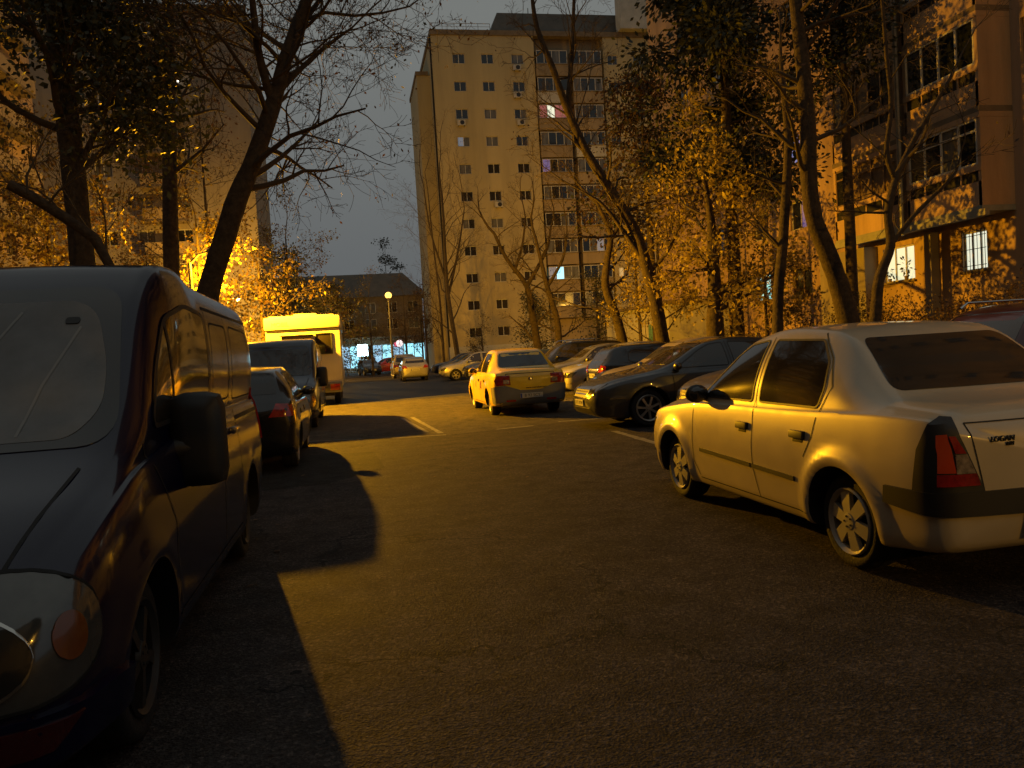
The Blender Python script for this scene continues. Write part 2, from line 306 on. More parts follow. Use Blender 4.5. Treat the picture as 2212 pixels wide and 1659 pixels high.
def facade(mb, o, u, n, wid, z0, z1, rects, m, depth=.2, mr=None):
    """front wall in plane through o, direction u, outward n, with recessed openings rects=(u0,u1,z0,z1)"""
    o, u, n = Vector(o), Vector(u), Vector(n); us = sorted({0, wid} | {r[0] for r in rects} | {r[1] for r in rects}); zs = sorted({z0, z1} | {r[2] for r in rects} | {r[3] for r in rects})
    def P(a, z, d=0): return o + u*a + Vector((0, 0, z)) - n*d
    for i in range(len(us)-1):
        j = 0
        while j < len(zs)-1:
            cu = (us[i]+us[i+1])/2; hit = lambda cz: any(r[0] < cu < r[1] and r[2] < cz < r[3] for r in rects)
            if hit((zs[j]+zs[j+1])/2): j += 1; continue
            k = j
            while k+1 < len(zs)-1 and not hit((zs[k+1]+zs[k+2])/2): k += 1
            mb.face([P(us[i], zs[j]), P(us[i+1], zs[j]), P(us[i+1], zs[k+1]), P(us[i], zs[k+1])], m); j = k+1
    mr = mr or m
    for r in rects:
        a, c, d, f = r[:4]
        mb.face([P(a, d), P(c, d), P(c, d, depth), P(a, d, depth)], mr); mb.face([P(a, f), P(c, f), P(c, f, depth), P(a, f, depth)], mr)
        mb.face([P(a, d), P(a, f), P(a, f, depth), P(a, d, depth)], mr); mb.face([P(c, d), P(c, f), P(c, f, depth), P(c, d, depth)], mr)
def put_window(root, o, u, n, r, cols=2, pm=None, fm=None, transom=0, inset=.13):
    pm = pm or [M['pane']]; fm = fm or M['frame']; me, pe = window_meshes(r[1]-r[0], r[3]-r[2], cols, pm, fm, transom)
    w = link('window', me, root); p = link('pane', pe, w); u, n = Vector(u), Vector(n)
    w.location = Vector(o) + u*r[0] + Vector((0, 0, r[2])) - n*inset - root.location; w.rotation_euler = (0, 0, math.atan2(u.y, u.x))
    return w
def block(root, name, x0, x1, y0, y1, z0, z1, m, skip=()):
    b = MB(); b.box(x0, x1, y0, y1, z0, z1, m)
    return b.build(name, root)
# ---- ten-storey block at the end
BX0, BX1, BY = 9.5, 40.0, 80.0; ST = 2.73
bt = thing('apartment_block', 'tall ten-storey yellow apartment block with mansard top at the end of the car park', 'building')
rects = []; rows = [30.32-ST*k for k in range(11)]
for k, z in enumerate(rows):
    for j, cx in enumerate((12.15, 15.05, 18.15)):
        if k == 10 and j == 2: continue
        rects.append((cx-.62-BX0, cx+.62-BX0, z, z+.98, k, j))
    for j, cx in enumerate((28.2, 31.0, 36.0)): rects.append((cx-.55-BX0, cx+.55-BX0, z, z+.98, k, j+10))
w = MB(); facade(w, (BX0, BY, 0), (1, 0, 0), (0, -1, 0), 11-.6, 0, 33.1, [r for r in rects if r[5] < 10], M['plaster_y'], .22)
facade(w, (BX0+10.4, BY+.9, 0), (1, 0, 0), (0, -1, 0), 7.3, 0, 33.1, [], M['plaster_b'])
facade(w, (BX0+17.7, BY, 0), (1, 0, 0), (0, -1, 0), BX1-BX0-17.7, 0, 33.1, [(r[0]-17.7, r[1]-17.7)+r[2:] for r in rects if r[5] >= 10], M['plaster_y'], .22)
w.box(BX0, BX1, BY+.905, BY+13, 0, 33.1, M['plaster_y']); w.face([(BX0, BY, 0), (BX0, BY+.905, 0), (BX0, BY+.905, 33.1), (BX0, BY, 33.1)], M['plaster_y'])
w.box(BX0+.003, BX0+10.4, BY+.4, BY+.903, 0, 33.08, M['plaster_y']); w.box(BX0+17.7, BX1-.003, BY+.4, BY+.903, 0, 33.08, M['plaster_y'])
w.box(BX0-1.35, BX0-.001, BY+3.2, BY+12, 0, 30.2, M['plaster_y'])
w.build('wall', bt)
rf = MB(); rf.box(BX0-.12, BX1+.12, BY-.14, BY+13.1, 33.103, 33.6, M['trim']); rf.box(BX0-1.45, BX0-.13, BY+3.1, BY+12.1, 30.203, 30.6, M['trim'])
z0, z1 = 33.61, 36.0
A = [(15.6, BY+.8, z0), (BX1, BY+.8, z0), (BX1, BY+12, z0), (15.6, BY+12, z0)]; B_ = [(16.6, BY+1.5, z1), (BX1, BY+1.5, z1), (BX1, BY+11, z1), (16.6, BY+11, z1)]
for i in range(4): j = (i+1) % 4; rf.face([A[i], A[j], B_[j], B_[i]], M['mansard'])
rf.face(B_, M['mansard'])
for x in np.arange(17, 40, .9): rf.box(x, x+.05, BY+1.1, BY+1.22, 34.0, 34.05, M['trim'])
roof = rf.build('roof', bt)
rl = MB()
rl.tube([(BX0, BY, 34.25), (15.5, BY, 34.25)], .03, M['pole'], 5); rl.tube([(BX0, BY, 33.95), (15.5, BY, 33.95)], .02, M['pole'], 5)
for x in np.linspace(BX0, 15.5, 6): rl.tube([(x, BY, 33.6), (x, BY, 34.25)], .025, M['pole'], 5)
rl.build('roof_railing', bt)
for x, hh in ((20.5, 1.6), (26, 2.1), (33, 1.2)): rl = MB(); rl.tube([(x, BY+4, 35.9), (x, BY+4, 36+hh)], .05, M['pole'], 5); rl.build('antenna', bt)
dp = MB(); dp.box(BX0-.16, BX0-.02, BY+.25, BY+.4, .1, 33, M['dark']); dp.build('drain_pipe', bt)
tw = MB(); tw.box(28.9, 32.3, BY-1.1, BY+.39, 33.62, 42, M['plaster_p']); tw.box(28.7, 32.5, BY-1.3, BY+.6, 42.01, 42.4, M['trim']); tw.build('lift_tower', bt)
special = {(3, 0): [LIT['dimblue'], M['pane2']], (3, 1): [M['pane2']], (2, 2): [M['pane'], M['pane2']], (6, 0): [M['pane2'], M['pane']], (8, 1): [M['pane2']], (4, 0): [M['pane2']]}
for r in rects:
    k, j = r[4], r[5]; pm = special.get((k, j)) or ([M['pane2']] if rnd.random() < .2 else [M['pane']])
    if (k, j) == (8, 10): pm = [LIT['warm'], M['pane2']]
    put_window(bt, (BX0, BY, 0), (1, 0, 0), (0, -1, 0), r, 2, pm)
fr_w = MB()
for k, z in enumerate(rows[:-1]):   # glazed balconies in two stacks
    for j, (a, c) in enumerate(((20.0, 23.3), (23.75, 26.9))):
        p = MB(); pm = M['plaster_p'] if (k, j) in ((1, 0), (3, 1)) else M['plaster_b']
        p.box(a, c, BY-.3, BY+.88, z-1.25, z-.12, pm); p.box(a-.06, c+.06, BY-.36, BY+.88, z-.117, z-.04, M['trim'])
        p.box(a+.02, c-.02, BY-.26, BY+.87, z+1.30, z+1.36, M['trim']); p.build('balcony', bt)
        pm = [M['pane'], M['pane'], M['pane2'], M['pane']] if rnd.random() < .6 else [M['pane2'], M['pane'], M['pane'], M['pane2']]
        if (k, j) == (2, 0): pm = [LIT['pink'], LIT['white'], LIT['pink'], LIT['pink']]
        if (k, j) == (8, 0): pm = [LIT['dimblue'], LIT['cyan'], M['pane2'], M['pane2']]
        if (k, j) == (4, 0): pm = [LIT['viol'], M['pane'], M['pane'], M['pane']]
        if (k, j) == (7, 1): pm = [M['pane'], M['pane2'], LIT['dimblue'], M['pane']]
        put_window(bt, (0, BY-.3, 0), (1, 0, 0), (0, -1, 0), (a+.04, c-.04, z-.035, z+1.29), 4, pm, inset=.05)
def ac_unit(parent, x, y, z, n=(0, -1)):
    a = MB(); a.box(-.4, .4, -.32, 0, 0, .55, M['ac'], .02); a.lathe([(.325, .0), (.325, .2), (.33, .2), (.33, .22), (.32, .22)], (.08, 0, .28), (0, -1, 0), M['grille'], 16)
    a.box(-.3, -.26, -.3, .02, -.05, -.003, M['metal']); a.box(.26, .3, -.3, .02, -.05, -.003, M['metal'])
    o = a.build('air_conditioner', parent); o.location = (x, y, z); return o
for x, k in ((12.0, 2), (18.1, 2), (18.0, 0), (17.9, 1), (15.3, 5)): ac_unit(bt, x, BY, rows[k]-.72)
b = MB(); b.box(BX0-.15, 22, BY-.55, BY-.01, 0, 2.15, M['plaster_p']); b.build('plinth', bt)
# ---- right-hand block beside the car park
KX, WX, S2 = 17.6, 18.7, 2.78
b2 = thing('apartment_block', 'weathered orange-brown apartment block close by on the right with glazed balconies', 'building')
Y0, Y1, H2 = 8.0, 46.5, 31.0
gw = {'a': (23.9, 25.5), 'b': (20.75, 21.75), 'c': (33.35, 34.65), 'd': (30.1, 31.5), 'e': (17.6, 19.3), 'f': (37.2, 38.6), 'g': (41.2, 42.6), 'h': (13.2, 14.8), 'i': (10, 11.2)}
rects = []
for k in range(10):
    z = 3.05+S2*k
    for key, (a, c) in gw.items():
        if k > 0 and key in 'ab': continue
        rects.append((a-Y0, c-Y0, z, z+1.2, k, key))
w = MB(); facade(w, (WX, Y0, 0), (0, 1, 0), (-1, 0, 0), Y1-Y0, 0, H2, rects, M['plaster_o'], .25)
w.box(WX+.26, WX+12, Y0, Y1, 0, H2-.01, M['plaster_o']); w.face([(WX, Y0, 0), (WX+.3, Y0, 0), (WX+.3, Y0, H2), (WX, Y0, H2)], M['plaster_o']); w.face([(WX, Y1, 0), (WX+.3, Y1, 0), (WX+.3, Y1, H2), (WX, Y1, H2)], M['plaster_o'])
w.build('wall', b2)
for r in rects:
    k, key = r[4], r[5]; pm = [M['pane2']] if rnd.random() < .25 else [M['pane']]; cols = 2; fm = M['frame_b'] if rnd.random() < .5 else M['frame']
    if k == 0 and key == 'a': pm = [LIT['cream']]; cols = 3; fm = M['frame']
    if k == 0 and key == 'b': pm = [LIT['white']]; cols = 3; fm = M['frame']
    if k == 0 and key == 'c': pm = [LIT['turq']]; cols = 2
    if k == 2 and key == 'd': pm = [LIT['blue'], LIT['blue']]; fm = M['frame_b']
    if k == 1 and key == 'd': pm = [LIT['viol'], M['pane']]
    put_window(b2, (WX, Y0, 0), (0, 1, 0), (-1, 0, 0), (r[0], r[1], r[2], r[3]), cols, pm, fm)
for k in range(9):
    zb = 4.6+S2*k
    for j, (a, c) in enumerate(((19.65, 22.75), (23.05, 26.65))):
        p = MB(); p.box(KX, WX-.002, a, c, zb, zb+.16, M['panel'] if k == 0 else M['trim'])
        p.box(KX+.02, KX+.12, a+.02, c-.02, zb+.163, zb+.85, M['plaster_o']); p.box(KX+.06, KX+.10, a+.05, c-.05, zb+.85, zb+1.15, M['dark'])
        for y in np.linspace(a+.06, c-.06, 5): p.box(KX+.03, KX+.055, y-.025, y+.025, zb+.85, zb+1.15, M['plaster_o'])
        p.box(KX, KX+.14, a, c, zb+1.153, zb+1.33, M['plaster_o']); p.box(KX+.02, WX-.003, a+.003, a+.12, zb+.163, zb+2.62, M['plaster_o']); p.box(KX+.02, WX-.003, c-.12, c-.003, zb+.163, zb+2.62, M['plaster_o'])
        p.box(KX, WX-.004, a, c, zb+2.625, zb+S2-.003, M['plaster_o']); p.build('balcony', b2)
        if j == 1 and k in (0, 2): pm = [M['slats'], M['slats'], M['slats'], M['slats'], M['pane']]; n = 5; fm = M['frame_b']
        elif j == 1: pm = [M['pane'], M['pane'], M['slats'], M['pane'], M['pane2']]; n = 5; fm = M['frame_b']
        else: pm = [M['pane'], M['pane2'] if k == 0 else M['pane'], M['pane'], M['pane']]; n = 4; fm = M['frame']
        put_window(b2, (KX, 0, 0), (0, 1, 0), (-1, 0, 0), (a+.13, c-.13, zb+1.335, zb+2.62), n, pm, fm, transom=.95 if k == 0 else 0, inset=.06)
cn = MB(); cn.box(KX-.14, KX-.003, 19.4, 26.9, 4.45, 4.63, M['panel']); cn.box(WX-.55, WX-.002, 25.8, 28.6, .1, 4.4, M['plaster_g']); cn.box(WX-.3, WX-.003, 22.75, 23.05, .1, 4.44, M['plaster_g']); cn.build('entrance_canopy', b2)
dp = MB(); dp.tube([(KX-.08, 22.9, 4.4), (KX-.08, 22.9, 31)], .075, M['pole'], 8); dp.build('drain_pipe', b2)
for r in rects[:9]:
    st = MB(); st.box(WX-.1, WX-.002, Y0+r[0]-.08, Y0+r[1]+.08, r[2]-.07, r[2]-.003, M['trim']); st.build('window_sill', b2)
# window grilles and pot plants of the lit ground-floor flat
gr = MB()
for y in np.linspace(20.8, 21.7, 7): gr.tube([(WX-.03, y, 3.0), (WX-.03, y, 4.3)], .012, M['dark'], 4)
for z in (3.2, 3.7, 4.1): gr.tube([(WX-.035, 20.75, z), (WX-.035, 21.75, z)], .01, M['dark'], 4)
gr.build('window_grille', b2)
def pot_plant(y, z, s, lab, sd):
    t = thing('pot_plant', lab, 'pot plant', (WX-.06, y, z), 0, 'pot plants on the lit window sills'); m = MB(); m.lathe([(0, .0), (0, .035*s), (.09*s, .05*s), (.09*s, 0)], (0, 0, 0), (0, 0, 1), M['frame_b'], 10); m.build('pot', t)
    rg = np.random.default_rng(sd); Pp = rg.normal(size=(34, 3))*[.025*s, .07*s, .09*s]+[0, 0, .24*s]; leaf_mesh('foliage', Pp, .09*s, M['leaf_d'], seed=sd, parent=t)
pot_plant(25.1, 3.06, 1.3, 'bushy dark pot plant on the cream lit window sill, behind the forked tree', 1); pot_plant(24.25, 3.06, 1.6, 'dark pot plant on the right end of the cream lit window sill', 2)
pot_plant(33.9, 3.06, 2.3, 'tall leafy pot plant on the turquoise lit window sill', 3)
# ---- low pale annex
an = thing('annex', 'low pale annex with a blue gate behind the tree trunks', 'building'); a = MB(); a.box(15.2, 18.4, 37.0, 46.8, .1, 3.3, M['plaster_p']); a.build('wall', an)
a = MB(); a.box(15.0, 18.5, 36.8, 47, 3.303, 3.45, M['trim']); a.build('roof', an)
gate_m = mat('gate_blue', (.12, .26, .30), .5, var=.2); a = MB(); a.box(15.13, 15.19, 37.6, 39.6, .15, 2.4, gate_m, .01)
for y in np.arange(37.75, 39.6, .22): a.box(15.10, 15.13, y, y+.05, .2, 2.35, gate_m)
a.build('gate', an)
# ---- left blocks
b3 = thing('apartment_block', 'brown apartment block far behind the bare trees on the left', 'building')
Xa, Xb, Yb = -44.0, -7.2, 70.0; rects = []
for k in range(10):
    z = 29.3-2.75*k-.9
    for i, cx in enumerate(np.arange(-42, -8, 2.9)):
        if i % 4 != 3: rects.append((cx-.65-Xa, cx+.65-Xa, z, z+1.15, k, i))
w = MB(); facade(w, (Xa, Yb, 0), (1, 0, 0), (0, -1, 0), Xb-Xa, 0, 30.6, rects, M['plaster_g'], .2); w.box(Xa, Xb, Yb+.21, Yb+12, 0, 30.59, M['plaster_g']); w.face([(Xb, Yb, 0), (Xb, Yb+.3, 0), (Xb, Yb+.3, 30.6), (Xb, Yb, 30.6)], M['plaster_g']); w.build('wall', b3)
w = MB(); w.box(Xa-.2, Xb+.2, Yb-.25, Yb+12, 30.61, 31.2, M['trim']); w.build('roof', b3)
cnt = 0
for r in rects:
    if r[0]+Xa < -33 and r[4] > 8: continue
    if cnt > 96: break
    cnt += 1; put_window(b3, (Xa, Yb, 0), (1, 0, 0), (0, -1, 0), r, 2, [M['pane2']] if rnd.random() < .3 else [M['pane']])
for k in range(9):
    z = 29.3-2.75*k-1.9; bb = MB(); bb.box(-15.9, -12.6, Yb-1.1, Yb-.003, z, z+1.0, M['plaster_b']); bb.box(-16, -12.5, Yb-1.2, Yb-.004, z-.15, z-.003, M['trim']); bb.build('balcony', b3)
wl = MB(); p0 = atY(381, 176, 69.6); wl.ball(p0, .2, lit('lit_bulb', (1, .95, .8), 3), 8); wl.box(p0.x-.04, p0.x+.04, 69.6, 70, p0.z+.15, p0.z+.25, M['metal']); wl.build('wall_lamp', b3)
b4 = thing('apartment_block', 'orange lit apartment block at the left edge with long dark balcony bands', 'building')
w = MB(); rects = []
for k in range(10):
    for a in np.arange(2, 34, 4.4): rects.append((a, a+1.5, 3.1+2.8*k, 4.4+2.8*k, k, a))
facade(w, (-19, 22, 0), (0, 1, 0), (1, 0, 0), 34, 0, 31, rects, M['plaster_o'], .2); w.box(-31, -19.21, 22, 56, 0, 30.9, M['plaster_o']); w.face([(-19, 56, 0), (-19.3, 56, 0), (-19.3, 56, 31), (-19, 56, 31)], M['plaster_o']); w.face([(-19, 22, 0), (-19.3, 22, 0), (-19.3, 22, 31), (-19, 22, 31)], M['plaster_o']); w.build('wall', b4)
for r in rects: put_window(b4, (-19, 22, 0), (0, 1, 0), (1, 0, 0), r, 2, [M['pane']], M['frame_b'])
for k in range(9):
    bb = MB(); bb.box(-18.99, -18.0, 42, 54, 4.6+2.8*k, 4.75+2.8*k, M['trim']); bb.box(-18.1, -18.0, 42, 54, 4.753+2.8*k, 5.6+2.8*k, M['plaster_b']); bb.build('balcony', b4)
bq = thing('apartment_block', 'unseen apartment block added behind the viewpoint to darken the car park', 'building')  # out of view, added to cut sky light and reflections from behind
w = MB(); w.box(-34, 34, -42, -30, 0, 27, M['plaster_g']); w.build('wall', bq); w = MB(); w.box(-34.3, 34.3, -42.3, -29.7, 27.003, 27.6, M['trim']); w.build('roof', bq)
bq = thing('apartment_block', 'unseen apartment block added left of the viewpoint to block sky light', 'building')  # out of view, added to keep sky light off the sedan's side
w = MB(); w.box(-26, -15, -24, 14, 0, 24, M['plaster_g']); w.build('wall', bq); w = MB(); w.box(-26.3, -14.7, -24.3, 14.3, 24.003, 24.6, M['trim']); w.build('roof', bq)
# ---- shops at the far end
b5 = thing('shop_building', 'low dark-roofed building over cyan lit shops at the end of the road', 'building')
Xa, Xb = -15.0, 8.6; rects = [(x-Xa, x+1.3-Xa, z, z+1.3, 0, 0) for x in np.arange(-14, 7, 2.6) for z in (5.0, 7.0)]
w = MB(); facade(w, (Xa, 99, 0), (1, 0, 0), (0, -1, 0), Xb-Xa, 3.9, 9.0, rects, M['trim'], .2); w.box(Xa, Xb, 99.21, 108, 0, 8.99, M['trim']); w.box(Xa, Xb, 99.0, 99.2, 3.2, 3.897, M['trim']); w.build('wall', b5)
for r in rects: put_window(b5, (Xa, 99, 0), (1, 0, 0), (0, -1, 0), r, 2, [M['pane2']] if rnd.random() < .5 else [M['pane']])
w = MB(); A = [(Xa-.6, 98.3, 9.0), (Xb+.6, 98.3, 9.0), (Xb+.6, 108.6, 9.0), (Xa-.6, 108.6, 9.0)]; B_ = [(Xa+2, 102, 12.1), (Xb-2, 102, 12.1), (Xb-2, 104.5, 12.1), (Xa+2, 104.5, 12.1)]
for i in range(4): j = (i+1) % 4; w.face([A[i], A[j], B_[j], B_[i]], M['mansard'])
w.face(B_, M['mansard']); w.face(A[::-1], M['trim']); w.build('roof', b5)
sf = MB(); aw = MB()
sh_ = lit('lit_shop_blue', (.35, .7, 1), .8); cols = [LIT['cyan'], sh_, LIT['cyan'], LIT['cyan'], sh_, LIT['cyan'], M['pane'], sh_]
for i, x in enumerate(np.arange(-7, 8, 1.3)):
    sf = MB(); sf.face([(x, 98.98, .5), (x+1.2, 98.98, .5), (x+1.2, 98.98, 3.1), (x, 98.98, 3.1)], cols[i % 8])
    for q in (x-.05, x+1.2): sf.box(q, q+.05, 98.9, 99.0, .14, 3.2, M['frame'])
    sf.box(x, x+1.2, 98.92, 98.99, .14, .5, M['trim']); sf.build('shop_window', b5)
aw.box(-8, 8.4, 97.2, 98.98, 3.95, 4.1, M['trim']); aw.build('awning', b5)
sg = thing('light_box_sign', 'bright white rounded light box sign over the shop pavement', 'sign', (.97, 96, 0))
a = MB(); a.box(-.62, .62, -.12, .12, 1.85, 3.25, lit('sign_white', (.62, .95, 1), 9), .1); a.build('light_box', sg, 40); a = MB(); a.tube([(0, 0, .13), (0, 0, 1.85)], .06, M['pole']); a.build('post', sg)
ld = bpy.data.lights.new('sign_light', 'AREA'); ld.energy = 330; ld.color = (.45, .85, 1); ld.size = 1.2; lo = bpy.data.objects.new('sign_light', ld); C.objects.link(lo); lo.parent = sg; lo.location = (0, -.16, 2.55); lo.rotation_euler = (R(80), 0, 0)
sg = thing('shop_sign', 'small pink and white round shop sign on a bracket', 'sign', (5.2, 94.5, 0))
a = MB(); a.ball((.05, 0, 3.1), .42, lit('sign_pinkwhite', (1, .8, .8), 1.4), 12, (1, .25, 1)); a.ball((-.32, .04, 3.0), .3, lit('sign_pink', (1, .1, .25), .8), 12, (1, .25, 1)); a.build('sign_face', sg, 60)
a = MB(); a.tube([(0, 0, .13), (0, 0, 3.6), (1.7, 0, 3.5)], .05, M['pole'], 6); a.tube([(1.1, 0, 3.5), (1.8, 0, 3.2)], .12, M['white_p'], 6); a.build('post', sg)
# ------------------------------------------------------------------ street lamps
def street_light(parent, loc, power, batwing=True, rad=.12, col=NA):
    ld = bpy.data.lights.new('lamp_light', 'POINT'); ld.energy = power; ld.shadow_soft_size = rad; ld.color = col if batwing else (1, .5, .06); ld.use_nodes = True
    t = ld.node_tree; em = t.nodes['Emission']
    if batwing:   # luminaire optics: more light thrown sideways than straight down
        ge = t.nodes.new('ShaderNodeNewGeometry'); sp = t.nodes.new('ShaderNodeSeparateXYZ'); t.links.new(ge.outputs['Incoming'], sp.inputs[0])
        def ramp(k, a, b, c, d):
            m = t.nodes.new('ShaderNodeMapRange'); t.links.new(sp.outputs[k], m.inputs[0])
            for q, v in enumerate((a, b, c, d)): m.inputs[q+1].default_value = v
            return m
        prev = None   # down-light, cut-off above the horizon, little behind (-x) and along the kerb (-y)
        for m in (ramp(2, -.45, 0, 1.85, 1.6), ramp(2, .04, .5, 1, .07), ramp(0, -.75, 0, .12, 1), ramp(1, -1, -.7, .5, 1), ramp(2, -.8, -.45, .55, 1)):
            if prev:
                x = t.nodes.new('ShaderNodeMath'); x.operation = 'MULTIPLY'; t.links.new(prev.outputs[0], x.inputs[0]); t.links.new(m.outputs[0], x.inputs[1]); prev = x
            else: prev = m
        t.links.new(prev.outputs[0], em.inputs['Strength'])
    lo = bpy.data.objects.new('lamp_light', ld); C.objects.link(lo); lo.parent = parent; lo.location = loc; return lo
def lamp_post(x, y, h, dx, dy, label, power, batwing=True, globe=False):
    t = thing('street_lamp', label, 'street lamp', (x, y, 0), 0, 'sodium street lamps')
    a = MB(); a.lathe([(0, .14), (.9, .13), (.92, .085), (h*.6, .07), (h-.25, .05)], (0, 0, 0), (0, 0, 1), M['pole'], 12)
    a.build('pole', t, 40)
    if globe:
        g = MB(); g.ball((0, 0, h), .24, M['glow'], 14); g.build('lamp_globe', t, 60); g = MB(); g.lathe([(-.28, .05), (-.2, .14), (-.17, .1)], (0, 0, h), (0, 0, 1), M['pole'], 10); g.build('collar', t); L = (0, 0, h); rr = .22
    else:
        a = MB(); a.tube([(0, 0, h-.3), (dx*.35, dy*.35, h), (dx*.8, dy*.8, h+.1), (dx, dy, h+.12)], .035, M['pole'], 8); a.build('arm', t, 50)
        g = MB(); g.ball((dx, dy, h+.08), .3, M['pole'], 14, (1, .6, .42)); g.build('lamp_head', t, 60)
        g = MB(); g.ball((dx, dy, h-.02), .15, M['glow'], 12, (1, .7, .6)); g.build('bulb', t, 60); L = (dx, dy, h-.22); rr = .1
    street_light(t, L, power, batwing, rr); return t
lamp_post(LAMP[0]-.8, LAMP[1], LAMP[2]+.22, .8, 0, 'sodium street lamp hidden in glowing yellow leaves behind the leaning trunk', 14500)
lamp_post(2.66, 58, 5.95, 0, 0, 'globe street lamp on a thin pole at the far end of the road', 5000, False, True)
lamp_post(27, 62, 6.5, -.8, 0, 'sodium street lamp behind the right-hand block lighting the tall block', 5000, False)
lamp_post(15, -15, 6.5, -.8, 0, 'sodium street lamp behind the viewpoint, right of the parked sedan', 2600, False)
lamp_post(-9, 62, 6.5, .8, 0, 'sodium street lamp among the far trees on the left', 8000, False)
# ------------------------------------------------------------------ vehicles
def pchip(xs, ys, q):
    xs = np.asarray(xs, float); ys = np.asarray(ys, float); h = np.diff(xs); d = np.diff(ys)/h; m = np.zeros(len(xs))
    for i in range(1, len(xs)-1):
        if d[i-1]*d[i] > 0: w1, w2 = 2*h[i]+h[i-1], h[i]+2*h[i-1]; m[i] = (w1+w2)/(w1/d[i-1]+w2/d[i])
    m[0], m[-1] = d[0], d[-1]; i = np.clip(np.searchsorted(xs, q)-1, 0, len(h)-1); t = (q-xs[i])/h[i]
    return (1+2*t)*(1-t)**2*ys[i]+t*(1-t)**2*h[i]*m[i]+t*t*(3-2*t)*ys[i+1]+t*t*(t-1)*h[i]*m[i+1]
def section(zb, w, zs, zt, wt):
    cr = min(.05, (zt-zs)*.5); zr = zt-cr; zm = zb+(zs-zb)*.62
    P = [(0, zb), (.55*w, zb), (.88*w, zb+.005), (.955*w, zb+.06), (.978*w, zb+.18), (.995*w, zm-.12), (1.0*w, zm), (.985*w, zm+(zs-zm)*.5), (.955*w, zs-.01), (.93*w, zs+.012)]
    a, c = P[-1], (wt, zr)
    for t in (.3, .6, .88): bul = .035*math.sin(math.pi*t)*min(1, (zr-zs)/.3) if zr > zs else 0; P.append((a[0]+(c[0]-a[0])*t+bul, a[1]+(c[1]-a[1])*t))
    P += [(wt*.965, zr+cr*.35), (wt*.85, zr+cr*.68), (wt*.5, zt-cr*.09), (0, zt)]; return P
def catmull(P, k):
    P = np.array(P); Q = np.vstack([2*P[0]-P[1], P, 2*P[-1]-P[-2]]); out = []
    for i in range(1, len(Q)-2):
        for t in np.arange(k)/k:
            a, b, c, d = Q[i-1], Q[i], Q[i+1], Q[i+2]; out.append(.5*((2*b)+(-a+c)*t+(2*a-5*b+4*c-d)*t*t+(-a+3*b-3*c+d)*t**3))
    out.append(P[-1]); return np.array(out)
def body_mesh(keys, paintm, wheels, Rw, step=.06, sub=3, flare=.018, arch=.055):
    keys = sorted(keys); K = np.array(keys); x0, x1 = K[0, 0], K[-1, 0]; n = int((x1-x0)/step)
    q = np.unique(np.concatenate([np.linspace(x0, x1, n), x0+np.array([.01, .03]), x1-np.array([.01, .03])])); prm = [pchip(K[:, 0], K[:, i], q) for i in range(1, 6)]
    rings = []
    for i, x in enumerate(q):
        h = catmull(section(*[p[i] for p in prm]), sub); half = [(y, z) for y, z in h]; ring = half + [(-y, z) for y, z in half[-2:0:-1]]
        rings.append([[x, y, z] for y, z in ring])
    def cap(r, s):   # bulge the end
        r = np.array(r); c = r.mean(0); return [(c+(r-c)*k+np.array([s*d, 0, 0])).tolist() for k, d in ((.93, .012), (.7, .03), (.35, .042))]
    rings = cap(rings[0], -1)[::-1]+rings+cap(rings[-1], 1)
    A = np.array(rings); nr, npt = A.shape[:2]
    if flare:
        for (wx, wr) in wheels:
            d = np.hypot(A[:, :, 0]-wx, A[:, :, 2]-wr); bmp = np.exp(-((d-(Rw+arch+.04))/.05)**2)*(A[:, :, 2] < .85)*(np.abs(A[:, :, 1]) > .5); A[:, :, 1] += np.sign(A[:, :, 1])*bmp*flare
    v = A.reshape(-1, 3).tolist(); f = []
    for i in range(nr-1):
        for k in range(npt): f.append((i*npt+k, i*npt+(k+1) % npt, (i+1)*npt+(k+1) % npt, (i+1)*npt+k))
    f.append(tuple(range(npt))[::-1]); f.append(tuple((nr-1)*npt+k for k in range(npt)))
    me = bpy.data.meshes.new('body'); me.from_pydata(v, [], f); me.update(); me.materials.append(paintm)
    bm = bmesh.new(); bm.from_mesh(me); bmesh.ops.recalc_face_normals(bm, faces=bm.faces); bm.to_mesh(me); bvh = BVHTree.FromBMesh(bm); bm.free()
    c = MB()
    for (wx, wr) in wheels:
        for s in (1, -1):
            pr = [(-.02, 0), (-.02, Rw+arch), (.5, Rw+arch), (.5, 0)]; wmax = K[:, 2].max(); c.lathe([(h, max(r, .0008)) for h, r in pr], (wx, s*(wmax-.30), wr), (0, s, 0), M['seam'], 40)
    bmc = bmesh.new(); cm = c.mesh('cut'); bmc.from_mesh(cm); bmesh.ops.holes_fill(bmc, edges=bmc.edges, sides=0); bmesh.ops.recalc_face_normals(bmc, faces=bmc.faces); bmc.to_mesh(cm); bmc.free()
    ob = link('tmp', me); oc = link('tmpc', cm); md = ob.modifiers.new('b', 'BOOLEAN'); md.operation = 'DIFFERENCE'; md.object = oc; md.solver = 'EXACT'; md.material_mode = 'TRANSFER'
    bpy.context.view_layer.update(); dg = bpy.context.evaluated_depsgraph_get(); res = bpy.data.meshes.new_from_object(ob.evaluated_get(dg)); res.name = 'body'
    bpy.data.objects.remove(ob); bpy.data.objects.remove(oc)
    res.polygons.foreach_set('use_smooth', [True]*len(res.polygons)); res.set_sharp_from_angle(angle=R(38)); return res, bvh
def rounded(pts, r, n=4):
    out = []; N = len(pts)
    for i in range(N):
        p, a, b = Vector(pts[i]), Vector(pts[i-1]), Vector(pts[(i+1) % N]); da, db = (a-p), (b-p); rr = min(r, da.length*.45, db.length*.45); s, e_ = p+da.normalized()*rr, p+db.normalized()*rr
        for k in range(n+1): t = k/n; out.append(tuple(s*(1-t)**2+p*2*t*(1-t)+e_*t*t))
    return out
